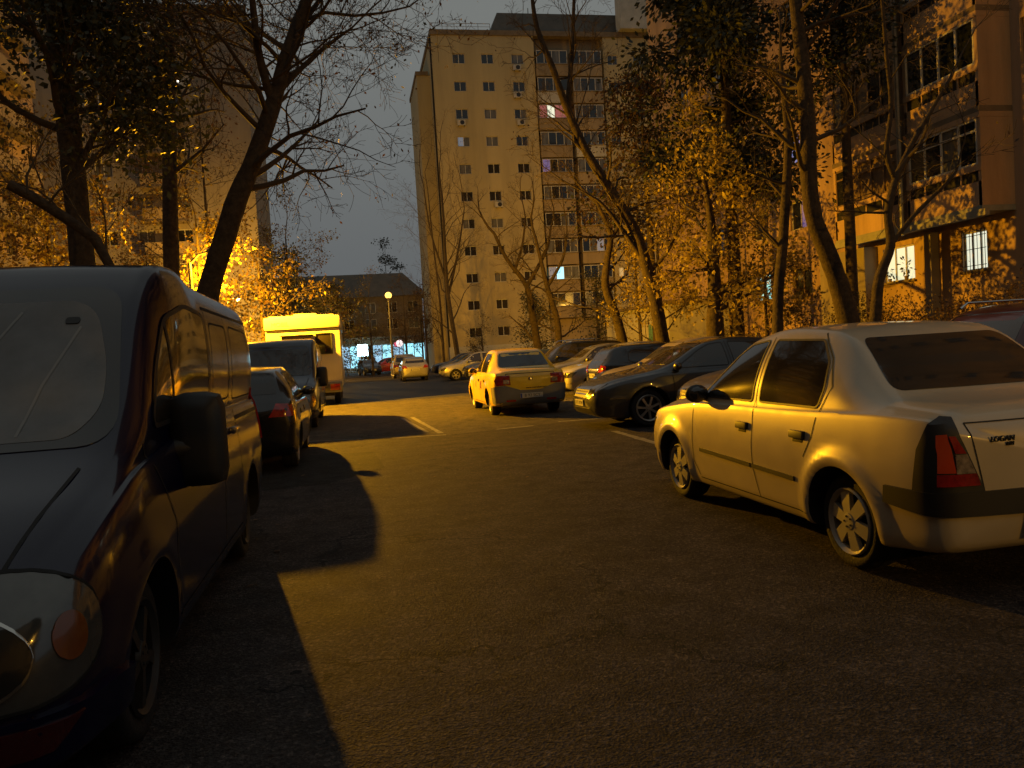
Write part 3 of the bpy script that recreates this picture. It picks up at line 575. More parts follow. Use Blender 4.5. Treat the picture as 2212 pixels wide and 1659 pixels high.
def rayf(mode, s=1, c=(0, 0)):
    if mode == 'side': return lambda a, b: (Vector((a, s*3, b)), Vector((0, -s, 0)))
    if mode == 'end': return lambda a, b: (Vector((s*6, a, b)), Vector((-s, 0, 0)))
    if mode == 'top': return lambda a, b: (Vector((a, b, 5)), Vector((0, 0, -1)))
    if mode == 'wrap':   # a in degrees round the vertical through c
        def f(a, b):
            d = Vector((math.cos(R(a)), math.sin(R(a)), 0)); return Vector((c[0], c[1], b))+d*6, -d
        return f
def patch(bvh, poly, rf, m, name, parent, off=.004, cell=(.05, .05), smooth=30):
    bm = bmesh.new(); f = bm.faces.new([bm.verts.new((p[0], p[1], 0)) for p in poly])
    xs = [p[0] for p in poly]; ys = [p[1] for p in poly]
    for ax, lo, hi, ce in ((0, min(xs), max(xs), cell[0]), (1, min(ys), max(ys), cell[1])):
        n = max(1, int((hi-lo)/ce))
        for i in range(1, n):
            co = [0, 0, 0]; no = [0, 0, 0]; co[ax] = lo+(hi-lo)*i/n; no[ax] = 1
            bmesh.ops.bisect_plane(bm, geom=bm.verts[:]+bm.edges[:]+bm.faces[:], plane_co=co, plane_no=no, dist=1e-6)
    dead = []; inn = {}
    for v in bm.verts:
        o, d = rf(v.co.x, v.co.y); h, nn, i, ds = bvh.ray_cast(o, d)
        if h is None: dead.append(v); continue
        if nn.dot(d) > 0: nn = -nn
        v.co = h + nn*off; inn[v] = nn
    bmesh.ops.delete(bm, geom=dead, context='VERTS')
    for f in bm.faces:
        f.smooth = True
    if bm.faces:
        bmesh.ops.recalc_face_normals(bm, faces=bm.faces); f0 = bm.faces[:][0] if False else next(iter(bm.faces)); v0 = f0.verts[0]
        if f0.normal.dot(inn[v0]) < 0: bmesh.ops.reverse_faces(bm, faces=bm.faces[:])
        be = [e_ for e_ in bm.edges if e_.is_boundary]; nm = {v: inn[v].copy() for e_ in be for v in e_.verts if v in inn}
        r = bmesh.ops.extrude_edge_only(bm, edges=be); src = {tuple(round(c, 6) for c in v.co): n_ for v, n_ in nm.items()}
        for g in r['geom']:
            if isinstance(g, bmesh.types.BMVert): g.co -= src.get(tuple(round(c, 6) for c in g.co), Vector((0, 0, 0)))*(off+.004)
    me = bpy.data.meshes.new(name); bm.to_mesh(me); bm.free(); me.materials.append(m); me.set_sharp_from_angle(angle=R(smooth)); return link(name, me, parent)
def strip(pts, w, closed=False):
    """2-D line to list of quads"""
    P = [Vector(p) for p in pts]; P = P+[P[0]] if closed else P; out = []
    for a, b in zip(P[:-1], P[1:]):
        n = max(1, int((b-a).length/.06)); d = (b-a).normalized(); s = Vector((-d.y, d.x))*w/2
        for i in range(n): p, q = a+(b-a)*i/n-d*.0005, a+(b-a)*(i+1)/n+d*.0005; out.append([p+s, p-s, q-s, q+s])
    return out
def strips(bvh, quads, rf, m, name, parent, off=.002):
    b = MB()
    for q in quads:
        pts = []
        for p in q:
            o, d = rf(p.x, p.y); h, nn, i, ds = bvh.ray_cast(o, d)
            if h is None: break
            if nn.dot(d) > 0: nn = -nn
            pts.append(h+nn*off)
        if len(pts) == 4 and max((pts[0]-pts[k]).length for k in (1, 2, 3)) < .3: b.face(pts, m)
    return b.build(name, parent) if b.f else None
def rim_mesh(Rw, style, m):
    b = MB(); r = Rw*.66; n = 28
    b.lathe([(-.09, r*.98), (.0, r*.93), (.012, r*1.0), (.022, r*1.04), (.012, r*1.09), (-.09, r*1.08)], (0, 0, 0), (0, 1, 0), m, n)
    b.lathe([(-.05, .001), (-.05, r*.97)], (0, 0, 0), (0, 1, 0), M['seam'], n)
    b.lathe([(.0, r*.30), (.018, r*.26), (.022, r*.10), (.02, .001)], (0, 0, 0), (0, 1, 0), m, 18)
    ns, w0, w1, tw = style
    for i in range(ns):
        a = 2*math.pi*i/ns+.3; pts = []
        for (rr, ww, y) in ((r*.2, w0, .014), (r*.6, (w0+w1)/2, .010), (r*.97, w1, .004)):
            for s_ in (-1, 1):
                aa = a+tw*(rr/r); c, s = math.cos(aa), math.sin(aa); pts.append((c*rr-s*ww*s_*r, y, s*rr+c*ww*s_*r))
        def dn(p): return (p[0], p[1]-.03, p[2])
        for j in (0, 2):
            A, Bq, Cq, D = pts[j], pts[j+1], pts[j+3], pts[j+2]; b.face([A, Bq, Cq, D], m); b.face([A, D, dn(D), dn(A)], m); b.face([Bq, dn(Bq), dn(Cq), Cq], m)
    for i in range(5): a = 2*math.pi*i/5; b.lathe([(.018, .007), (.026, .007), (.026, .0008)], (math.cos(a)*r*.17, 0, math.sin(a)*r*.17), (0, 1, 0), M['trimblk'], 6)
    return b.mesh('rim', 30)
TY = {}
def tyre_mesh(Rw, wd):
    k = (Rw, wd)
    if k not in TY:
        b = MB(); i = Rw*.70; b.lathe([(-wd, i), (-wd, Rw*.93), (-wd*.85, Rw*.985), (-wd*.6, Rw), (-wd*.42, Rw), (-wd*.41, Rw-.008), (-wd*.38, Rw-.008), (-wd*.37, Rw), (-.02, Rw*.985), (.004, Rw*.95), (.012, Rw*.86), (.006, Rw*.76), (-.002, i), (-.05, i*.98)], (0, 0, 0), (0, 1, 0), M['rubber'], 40); TY[k] = b.mesh('wheel', 50)
    return TY[k]
def add_wheels(t, wheels, Rw, wy, rm, wd=.19, sides=(1, -1)):
    for (wx, wr) in wheels:
        for s in sides:
            o = link('wheel', tyre_mesh(Rw, wd), t); o.location = (wx, s*wy, Rw); o.rotation_euler = (0, rnd.uniform(0, 6), 0 if s > 0 else math.pi); r_ = link('rim', rm, o)
def text_mesh(txt, h, m, depth=.003, name='lettering'):
    c = bpy.data.curves.new('t', 'FONT'); c.body = txt; c.size = h; c.extrude = depth; c.align_x = 'CENTER'; c.align_y = 'CENTER'; o = bpy.data.objects.new('t', c); C.objects.link(o)
    bpy.context.view_layer.update(); me = bpy.data.meshes.new_from_object(o.evaluated_get(bpy.context.evaluated_depsgraph_get())); bpy.data.objects.remove(o); me.materials.clear(); me.materials.append(m); me.name = name; return me
def plate(t, x, y, z, txt, rz=0, w=.52, h=.11, tilt=0):
    """rz: 0 faces +x, pi faces -x (vehicle axes)"""
    p = MB(); p.box(-.006, .006, -w/2, w/2, -h/2, h/2, M['plate'], .004); p.box(.0062, .0075, -w/2+.006, -w/2+.045, -h/2+.006, h/2-.006, M['blue'])
    o = p.build('licence_plate', t); o.location = (x, y, z); o.rotation_euler = (0, 0, rz); l = link('lettering', text_mesh(txt, h*.86, M['ink'], .001), o); l.matrix_local = Matrix.Translation((.008, .02, 0)) @ Matrix.Rotation(R(90), 4, 'Z') @ Matrix.Rotation(R(90), 4, 'X'); return o
def mirror(t, x, y, z, s, m, k=1):
    b = MB(); b.ball((x, s*(y+.12*k), z), .1*k, m, 14, (.62, 1.05, .78)); b.tube([(x+.02, s*(y-.04), z-.05), (x, s*(y+.08), z-.03)], [.035, .03], M['trimblk'], 8); o = b.build('side_mirror', t, 60)
    g = MB(); g.ball((x-.035*k, s*(y+.12*k), z), .085*k, M['cglass'], 12, (.5, 1.02, .74)); g.build('mirror_glass', o, 60); return o
SEDAN = [(2.115, .32, .60, .60, .68, .45), (2.08, .27, .70, .665, .74, .55), (1.98, .22, .79, .73, .81, .64), (1.75, .2, .845, .81, .89, .70), (1.3, .2, .865, .875, .965, .72), (.98, .2, .87, .91, 1.02, .72), (.86, .2, .87, .92, 1.07, .715),
    (.15, .2, .87, .94, 1.47, .585), (-.3, .2, .87, .945, 1.53, .58), (-.85, .2, .87, .955, 1.50, .575), (-1.02, .2, .87, .96, 1.455, .575), (-1.62, .21, .865, .975, 1.08, .67), (-1.74, .22, .86, .975, 1.06, .68), (-2.0, .25, .835, .965, 1.035, .66), (-2.08, .27, .81, .945, 1.0, .63), (-2.115, .30, .765, .90, .945, .57)]
HATCH = [(1.94, .32, .58, .58, .66, .45), (1.90, .26, .70, .66, .74, .55), (1.75, .2, .79, .75, .84, .64), (1.45, .19, .82, .84, .93, .68), (1.0, .19, .83, .91, 1.02, .70), (.88, .19, .83, .92, 1.07, .69), (.2, .19, .83, .94, 1.42, .57), (-.2, .19, .83, .95, 1.465, .565),
    (-1.2, .19, .83, .97, 1.44, .56), (-1.5, .2, .825, .98, 1.39, .56), (-1.62, .21, .82, .98, 1.33, .57), (-1.80, .24, .80, .98, 1.08, .62), (-1.88, .27, .78, .93, 1.0, .62), (-1.93, .32, .73, .86, .91, .58)]
SLEEK = [(2.41, .34, .58, .55, .62, .45), (2.36, .26, .72, .64, .70, .56), (2.2, .2, .83, .73, .80, .66), (1.8, .17, .90, .83, .91, .74), (1.35, .17, .925, .90, .98, .77), (1.15, .17, .925, .92, 1.02, .77), (.15, .17, .925, .95, 1.44, .60), (-.35, .17, .925, .96, 1.495, .59),
    (-1.0, .17, .925, .98, 1.45, .585), (-1.3, .17, .925, .99, 1.38, .59), (-1.95, .18, .91, 1.01, 1.11, .68), (-2.25, .22, .86, .99, 1.06, .66), (-2.36, .27, .81, .95, 1.0, .6), (-2.41, .32, .75, .88, .92, .55)]
SUV = [(2.2, .42, .62, .66, .76, .5), (2.15, .34, .76, .78, .86, .6), (2.0, .28, .85, .88, .97, .68), (1.6, .26, .90, .96, 1.05, .74), (1.1, .26, .91, 1.02, 1.12, .76), (.98, .26, .91, 1.03, 1.17, .75), (.4, .26, .91, 1.05, 1.62, .64), (0, .26, .91, 1.06, 1.69, .63),
    (-1.5, .26, .91, 1.08, 1.66, .62), (-1.85, .27, .90, 1.08, 1.58, .62), (-2.1, .32, .87, 1.06, 1.12, .68), (-2.17, .38, .82, .95, 1.02, .64), (-2.2, .42, .78, .86, .92, .6)]
SP = {'sedan': dict(keys=SEDAN, wheels=[(1.325, .295), (-1.305, .295)], R=.295, wy=.79, belt=.985, top=1.435, ws=(.80, .20), doors=(.86, -.20, -1.03), rg=(1.10, 1.42, .60, .50), L=2.115),
    'hatch': dict(keys=HATCH, wheels=[(1.2, .29), (-1.27, .29)], R=.29, wy=.75, belt=.99, top=1.37, ws=(.80, .22), doors=(.80, -.25, -1.0), rg=(1.08, 1.34, .58, .50), L=1.93),
    'sleek': dict(keys=SLEEK, wheels=[(1.45, .33), (-1.29, .33)], R=.33, wy=.85, belt=.995, top=1.405, ws=(1.05, .22), doors=(1.0, -.15, -1.15), rg=(1.13, 1.37, .62, .50), L=2.41),
    'suv': dict(keys=SUV, wheels=[(1.32, .35), (-1.28, .35)], R=.35, wy=.85, belt=1.10, top=1.57, ws=(.9, .42), doors=(.92, -.15, -1.05), rg=(1.14, 1.56, .66, .56), L=2.2)}
PETAL = (6, .17, .24, 0); SP5 = (5, .09, .13, .1); SP7 = (7, .075, .10, .0)
RIMC = {}
def rim(Rw, st, m):
    k = (Rw, st, m.name)
    if k not in RIMC: RIMC[k] = rim_mesh(Rw, st, m)
    return RIMC[k]
def side_glass(sp, kind):
    b, t_ = sp['belt'], sp['top']; d = sp['doors']; xs, xt = sp['ws']
    f = [(d[0]-.10, b), (xt+.17, b+(t_-b)*.72), (xt-.03, t_-.03), (d[1]+.08, t_), (d[1]+.055, b)]
    if kind == 'sedan': r = [(d[1]-.055, b), (d[1]-.03, t_), (-.83, t_-.015), (-.99, t_-.16), (-1.05, b+.12), (-1.02, b)]
    elif kind == 'sleek': r = [(d[1]-.055, b), (d[1]-.03, t_), (-.95, t_-.04), (-1.25, t_-.19), (-1.38, b+.06), (-1.3, b)]
    elif kind == 'hatch': r = [(d[1]-.055, b), (d[1]-.03, t_), (-1.05, t_-.02), (-1.2, t_-.14), (-1.22, b+.05), (-1.1, b)]
    else: r = [(d[1]-.055, b), (d[1]-.03, t_), (-1.5, t_-.02), (-1.72, t_-.14), (-1.74, b+.06), (-1.6, b)]
    return [f, r]
def car(kind, label, pm, loc, rz, group=None, rimstyle=SP5, rimm=None, detail=1, rear='plain', front='plain', name=None, handles=None, ptxt=None, mirrorm=None, step=None, cat='car', bumper=None):
    sp = SP[kind]; t = thing(name or 'parked_car', label, cat, loc, rz, group); hi = detail > 1
    me, bvh = body_mesh(sp['keys'], pm, sp['wheels'], sp['R'], step or (.045 if hi else .09), 4 if hi else 2, flare=.03 if kind == 'sedan' else .018); link('body', me, t)
    add_wheels(t, sp['wheels'], sp['R'], sp['wy'], rim(sp['R'], rimstyle, rimm or M['alloy'])); cell = (.04, .04) if hi else (.12, .1); L = sp['L']
    for s in (1, -1):
        for g in side_glass(sp, kind):
            patch(bvh, rounded(g, .035, 4), rayf('side', s), M['cglass'], 'side_window', t, .003, cell)
            if detail: strips(bvh, strip(rounded(g, .035, 4), .014, True), rayf('side', s), M['trimblk'], 'window_seal', t, .006)
        d = sp['doors']; zb = .30; b = sp['belt']
        lines = [[(d[0]+.0, b-.06), (d[0]-.02, .7), (d[0]-.0, .42), (d[0]-.10, .30)], [(d[1]+.02, sp['top']+.02), (d[1], b), (d[1]-.03, .8), (d[1]-.02, .5), (d[1]-.08, .28)]]
        if kind == 'sedan': lines += [[(-.80, sp['top']+.03), (-1.0, 1.3), (-1.12, 1.12), (-1.06, .98), (-1.02, .80), (-.93, .66)], [(-.93, .28), (d[0]-.1, .28)]]
        else: lines += [[(d[2]-.05, b), (d[2], .8), (d[2]+.12, .62)], [(d[2]+.1, .26), (d[0]-.1, .26)]]
        if detail: q = sum([strip(l, .009 if hi else .014) for l in lines], []); strips(bvh, q, rayf('side', s), M['seam'], 'door_seam', t, .0025)
        for hx in (d[1]+.12, (-.86 if kind == 'sedan' else d[2]+.1)):
            o, dd = rayf('side', s)(hx, .80); h, nn, i_, ds = bvh.ray_cast(o, dd)
            if h and detail:
                hb = MB(); T = Matrix.Translation(h) @ Matrix.Rotation(s*R(6), 4, 'X'); hb.box(-.085, .085, -.012, .026, -.026, .028, handles or M['trimblk'], .012, T); hb.box(-.06, .06, -.010, .004, -.05, -.02, M['seam'], .004, T); hb.build('door_handle', t, 40)
        h, nn, i_, ds = bvh.ray_cast(*rayf('side', s)(sp['ws'][0]-.16, b+.02)); mirror(t, sp['ws'][0]-.14, abs(h.y)-.02, b+.03, s, mirrorm or pm)
    w0, w1, y0, y1 = sp['rg']; patch(bvh, rounded([(-y0, w0), (y0, w0), (y1, w1), (-y1, w1)], .06, 5), rayf('end', -1), M['cglass'], 'rear_window', t, .004, cell)
    zt = sp['top']+.005; zb = {'sedan': 1.10, 'hatch': 1.10, 'sleek': 1.06, 'suv': 1.20}[kind]; yb = sp['rg'][2]+.03; patch(bvh, rounded([(-yb-.02, zb), (yb+.02, zb), (y1-.0, zt), (-y1+.0, zt)], .06, 5), rayf('end', 1), M['cglass'], 'windscreen', t, .004, cell)
    zh = sp['keys'][2][3]
    for s in (1, -1):   # headlights wrap round the corner
        a0, a1 = {'sedan': (22, 46), 'hatch': (22, 50), 'sleek': (17, 40), 'suv': (20, 46)}[kind]; c = (L-1.1, 0); zz = zh-.02
        pl = [(s*a0, zz-.17), (s*(a1-6), zz-.13), (s*a1, zz+.02), (s*(a0+4), zz+.01)]
        if kind == 'sleek': pl = [(s*a0, zz-.15), (s*(a1-10), zz-.12), (s*a1, zz+.09), (s*(a0+10), zz+.06), (s*(a0+1), zz-.01)]
        hl = patch(bvh, rounded(pl, .03, 3), rayf('wrap', c=c), M['lens'], 'headlight', t, .006, (2.5, .05))
        pi = [(s*(a0+3), zz-.13), (s*(a1-11), zz-.11), (s*(a1-9), zz-.02), (s*(a0+5), zz-.03)]; patch(bvh, rounded(pi, .03, 3), rayf('wrap', c=c), M['lensdk'], 'reflector_bowl', hl, .010, (2.5, .05))
    gp = patch(bvh, rounded([(-.36, zh-.17), (.36, zh-.17), (.42, zh-.04), (-.42, zh-.04)], .04, 3), rayf('end', 1), M['grille'], 'grille', t, .008, (.08, .05))
    strips(bvh, strip([(-.36, zh-.075), (.36, zh-.075)], .012)+strip([(-.36, zh-.12), (.36, zh-.12)], .012)+strip(rounded([(-.37, zh-.18), (.37, zh-.18), (.43, zh-.03), (-.43, zh-.03)], .04, 3), .016, True), rayf('end', 1), M['chrome'], 'grille_bar', gp, .016)
    patch(bvh, rounded([(-.62, .25), (.62, .25), (.55, .37), (-.55, .37)], .04, 3), rayf('end', 1), M['grille'], 'air_intake', t, .006, (.1, .05))
    plate(t, L+.055, 0, zh-.27, ptxt or 'B 80 KLM', 0)
    # rear
    if rear == 'logan':
        for s in (1, -1):
            W_ = lambda pts, m_, nm, par, off: patch(bvh, rounded([(180-s*a, z) for a, z in pts], .02, 4), rayf('wrap', c=(-1.25, 0)), m_, nm, par, off, (1.5, .03))
            bs = W_([(32.5, .60), (50, .60), (48.5, .82), (45.5, .955), (43, .985), (40, .98)], M['trimblk'], 'tail_light', t, .012)
            W_([(39.6, .705), (43.6, .705), (43.4, .90), (41.2, .905)], M['redo'], 'red_lens', bs, .019); W_([(35.0, .70), (39.5, .70), (39.7, .80), (37.0, .80)], M['clear'], 'clear_lens', bs, .020)
            W_([(37.2, .805), (39.7, .805), (40.9, .895), (39.6, .895)], M['red'], 'red_lens', bs, .020); W_([(33.8, .635), (43.8, .635), (43.7, .698), (34.8, .698)], M['red'], 'red_lens', bs, .019)
        patch(bvh, [(180-78, .50), (180-60, .475), (180, .46), (180+60, .475), (180+78, .50), (180+77, .60), (180+30, .60), (180+20, .585), (180, .58), (180-20, .585), (180-30, .60), (180-77, .60)], rayf('wrap', c=(-1.55, 0)), M['trimblk'], 'bumper_strip', t, .018, (3, .05))
        plate(t, -L-.062, 0, .40, ptxt or 'B 61 DNR', math.pi)
        rc = MB(); rc.box(-L-.05, -L-.035, -.33, .33, .33, .47, M['trimblk'], .01); rc.build('plate_recess', t)
        for z, h, yy, tx in ((.865, .042, .45, 'LOGAN'), (.837, .03, .41, 'MPI')):
            h0 = bvh.ray_cast(*rayf('end', -1)(yy, z))[0]; l = link('lettering', text_mesh(tx, h, M['trimblk'], .004), t); l.matrix_local = Matrix.Translation((h0.x-.006, yy, z)) @ Matrix.Rotation(R(-90), 4, 'Z') @ Matrix.Rotation(R(97), 4, 'X')
        sl = strips(bvh, strip([(-.565, .60), (-.635, .955), (.635, .955), (.565, .60)], .007), rayf('end', -1), M['seam'], 'boot_seam', t, .003)
        for s in (1, -1): patch(bvh, [(.72, .545), (-.15, .505), (-.93, .46), (-.93, .43), (-.15, .475), (.72, .515)] if False else [(.70, .545), (-.19, .525), (-.19, .495), (.70, .515)], rayf('side', s), M['trimblk'], 'door_moulding', t, .012); patch(bvh, [(-.215, .524), (-.80, .51), (-.80, .48), (-.215, .494)], rayf('side', s), M['trimblk'], 'door_moulding', t, .012)
    elif rear == 'taxi':
        for s in (1, -1):
            tl = patch(bvh, rounded([(180-s*25.5, .70), (180-s*43, .70), (180-s*43, .93), (180-s*27, .93)], .05, 4) if False else rounded([(180-s*27, .71), (180-s*42, .70), (180-s*45, .82), (180-s*41, .92), (180-s*28, .92)], .06, 5), rayf('wrap', c=(-1.25, 0)), M['red'], 'tail_light', t, .014, (2.5, .05))
            patch(bvh, rounded([(180-s*28.5, .74), (180-s*35, .74), (180-s*35, .83), (180-s*28.5, .83)], .03), rayf('wrap', c=(-1.25, 0)), M['clear'], 'clear_lens', tl, .02, (2.5, .04))
            patch(bvh, rounded([(180-s*22, .335), (180-s*33, .335), (180-s*33, .375), (180-s*22, .375)], .01), rayf('wrap', c=(-1.25, 0)), M['red'], 'reflector', t, .022, (2.5, .04))
        patch(bvh, [(180-72, .30), (180-60, .27), (180, .27), (180+60, .27), (180+72, .30), (180+72, .66), (180+45, .70), (180+34, .64), (180+22, .585), (180, .575), (180-22, .585), (180-34, .64), (180-45, .70), (180-72, .66)], rayf('wrap', c=(-1.55, 0)), bumper, 'bumper', t, .012, (3, .06))
        plate(t, -L-.065, 0, .455, 'B 92 SCY', math.pi)
        h0 = bvh.ray_cast(*rayf('end', -1)(0, .62))[0]; l = link('lettering', text_mesh('www.meridian-taxi', .062, M['trimblk'], .002), t); l.matrix_local = Matrix.Translation((h0.x-.006, -.12, .63)) @ Matrix.Rotation(R(-90), 4, 'Z') @ Matrix.Rotation(R(90), 4, 'X')
        e_ = MB(); e_.box(-L-.05, -L-.038, -.045, .045, .80, .86, M['chrome'], .02); e_.build('emblem', t, 40)
        strips(bvh, strip([(-.60, .60), (-.55, .955), (.55, .955), (.60, .60)], .014), rayf('end', -1), M['seam'], 'boot_seam', t, .003)
        for s in (1, -1):
            patch(bvh, [(.30, .62), (.42, .62), (.42, .76), (.30, .76)], rayf('side', s), M['trimblk'], 'door_sticker', t, .002); patch(bvh, [(-.50, .60), (-.34, .60), (-.34, .78), (-.50, .78)], rayf('side', s), M['red'], 'door_sticker', t, .002)
    else:
        z1 = sp['keys'][-2][3]
        for s in (1, -1): patch(bvh, rounded([(180-s*24, z1-.16), (180-s*40, z1-.16), (180-s*40, z1+.0), (180-s*30, z1+.02)], .03), rayf('wrap', c=(-L+1.0, 0)), M['red'], 'tail_light', t, .008, (3, .05))
        plate(t, -L-.06, 0, z1-.25, ptxt or 'B 17 ARO', math.pi)
        if bumper: patch(bvh, [(180-70, .30), (180, .27), (180+70, .30), (180+70, .52), (180, .54), (180-70, .52)], rayf('wrap', c=(-L+.6, 0)), bumper, 'bumper', t, .02, (4, .06))
    if kind == 'suv':
        for s in (1, -1):
            b = MB(); b.tube([(.4, s*.6, 1.66), (.3, s*.6, 1.73), (-1.5, s*.6, 1.74), (-1.7, s*.6, 1.64)], .018, M['chrome'], 6); b.build('roof_rail', t, 60)
    return t, bvh
FB = 'cars parked along the right kerb'
PT = dict(silver=paint('paint_silver', (.52, .445, .32), .1, .34, .6, .06), taxi=paint('paint_yellow', (.80, .52, .015), .0, .3, .8), greyb=paint('bumper_grey', (.17, .17, .165), .1, .4, .4), charcoal=paint('paint_charcoal', (.035, .038, .045), .4, .3, .9), black=paint('paint_black', (.012, .012, .014), .2, .22, 1),
    beige=paint('paint_beige', (.36, .30, .20), .3, .35, .6), grey=paint('paint_grey', (.15, .145, .14), .4, .35, .7), silver2=paint('paint_light_silver', (.34, .33, .31), .4, .34, .7), darkred=paint('paint_dark_red', (.06, .012, .010), .2, .3, .8), red=paint('paint_red', (.45, .03, .018), 0, .3, .8),
    blue=paint('paint_dark_blue', (.02, .03, .06), .3, .3, .8), green=paint('paint_dark_green', (.03, .045, .04), .3, .3, .8), van=paint('paint_van_navy', (.004, .004, .026), 0, .14, .35, .2), white=paint('paint_white', (.5, .49, .46), 0, .35, .6), brown=paint('paint_brown_grey', (.12, .10, .08), .3, .35, .6))
PI = math.pi
car('sedan', 'pale silver-gold four-door sedan with black mirror and rear bumper strip, nearest on the right', PT['silver'], (3.735, 5.735, 0), PI/2, detail=2, rimstyle=PETAL, rimm=M['hubcap'], rear='logan', mirrorm=M['trimblk'], handles=M['trimblk'])
car('sedan', 'yellow taxi sedan with grey rear bumper and lettering on its boot', PT['taxi'], (3.83, 19.66, 0), PI/2, rimstyle=PETAL, rimm=M['hubcap'], rear='taxi', bumper=PT['greyb'], detail=1, name='taxi', cat='taxi', step=.07)
car('suv', 'dark red off-roader with roof rails parked beyond the nearest sedan, at the right edge', PT['darkred'], (8.0, 8.3, 0), PI, FB, ptxt='B 05 TUR')
car('hatch', 'brownish grey older car with chrome grille between the nearest sedan and the charcoal saloon', PT['brown'], (6.85, 11.2, 0), PI, FB, ptxt='B 33 GSM', step=.07)
car('sleek', 'charcoal saloon with chrome grille and seven-spoke wheels, nose towards the road', PT['charcoal'], (6.42, 14.05, 0), PI, FB, rimstyle=SP7, detail=1, step=.07, ptxt='B 71 XOV')
car('sedan', 'beige bonnet car parked just beyond the charcoal saloon', PT['beige'], (7.35, 17.0, 0), PI, FB)
car('hatch', 'glossy black hatchback parked with its red tail lights towards the road', PT['black'], (8.1, 20.3, 0), 0, FB, rear='plain')
car('sedan', 'silver-grey car with yellow lit door mirror right behind the taxi boot', PT['silver2'], (8.15, 23.4, 0), PI, FB)
car('sedan', 'grey sedan seen through the gap right of the taxi roof', PT['grey'], (8.2, 26.4, 0), PI, FB)
car('suv', 'black tall car whose roof shows above the taxi roof', PT['black'], (8.1, 29.6, 0), PI, FB)
car('hatch', 'dark green hatchback mostly hidden behind the taxi', PT['green'], (7.6, 35.4, 0), PI, FB)
car('sedan', 'dark sedan squeezed between the taxi and the black small car', PT['charcoal'], (7.5, 38.0, 0), PI, FB)
car('sedan', 'dark blue sedan at the far end of the row beside the grey-beige hatchback', PT['blue'], (7.3, 55.0, 0), PI, FB)
car('hatch', 'black small car with lit door mirrors left of the taxi', PT['black'], (7.35, 40.5, 0), PI, FB)
car('sedan', 'light silver car with five-spoke front wheel left of the taxi', PT['silver2'], (6.75, 44.75, 0), PI, FB, rimstyle=SP5)
car('sedan', 'dark grey car second beyond the light silver car left of the taxi', PT['grey'], (7.2, 48.2, 0), PI, FB)
car('hatch', 'dark green car third beyond the light silver car left of the taxi', PT['green'], (7.3, 51.8, 0), PI, FB)
car('hatch', 'grey-beige hatchback parked lengthwise in mid distance showing its plate', PT['silver2'], (3.52, 50.1, 0), PI/2, rear='plain', ptxt='B 40 NIK')
car('suv', 'small tan car lengthwise beyond the grey-beige hatchback', PT['beige'], (3.45, 58.5, 0), PI/2)
car('sedan', 'bright red car far down the road', PT['red'], (3.1, 78.6, 0), R(200))
car('hatch', 'dark blue car beside the far bright red car', PT['blue'], (1.25, 75.0, 0), R(-80))
car('hatch', 'black hatchback with pale roof edge between the two dark vans on the left', PT['black'], (-1.66, 13.2, 0), PI/2, rear='plain', ptxt='B 26 LUM', step=.07)
# scooter far down the road
sc = thing('motor_scooter', 'small scooter with lit headlamp far away in front of the shops', 'scooter', (-1.2, 86.5, 0), R(-90))
b = MB()
for x in (.62, -.6): b.lathe([(-.05, .12), (-.05, .24), (0, .26), (.05, .24), (.05, .12)], (x, 0, .26), (0, 1, 0), M['rubber'], 18)
b.build('wheel', sc, 40); b = MB(); b.tube([(-.75, 0, .62), (-.4, 0, .58), (-.1, 0, .34), (.25, 0, .3), (.4, 0, .55), (.52, 0, 1.0)], [.1, .16, .12, .1, .12, .05], PT['white'], 10); b.tube([(.62, 0, .26), (.5, 0, 1.02)], .04, M['pole'], 6); b.build('body', sc, 50)
b = MB(); b.box(-.7, -.05, -.13, .13, .72, .80, M['trimblk'], .03); b.build('seat', sc, 40); b = MB(); b.tube([(.48, -.3, 1.06), (.52, 0, 1.03), (.48, .3, 1.06)], .018, M['trimblk'], 6); b.build('handlebar', sc)
b = MB(); b.ball((.62, 0, .9), .09, lit('scooter_lamp', (.75, .9, 1), 8), 10); b.build('headlight', sc)
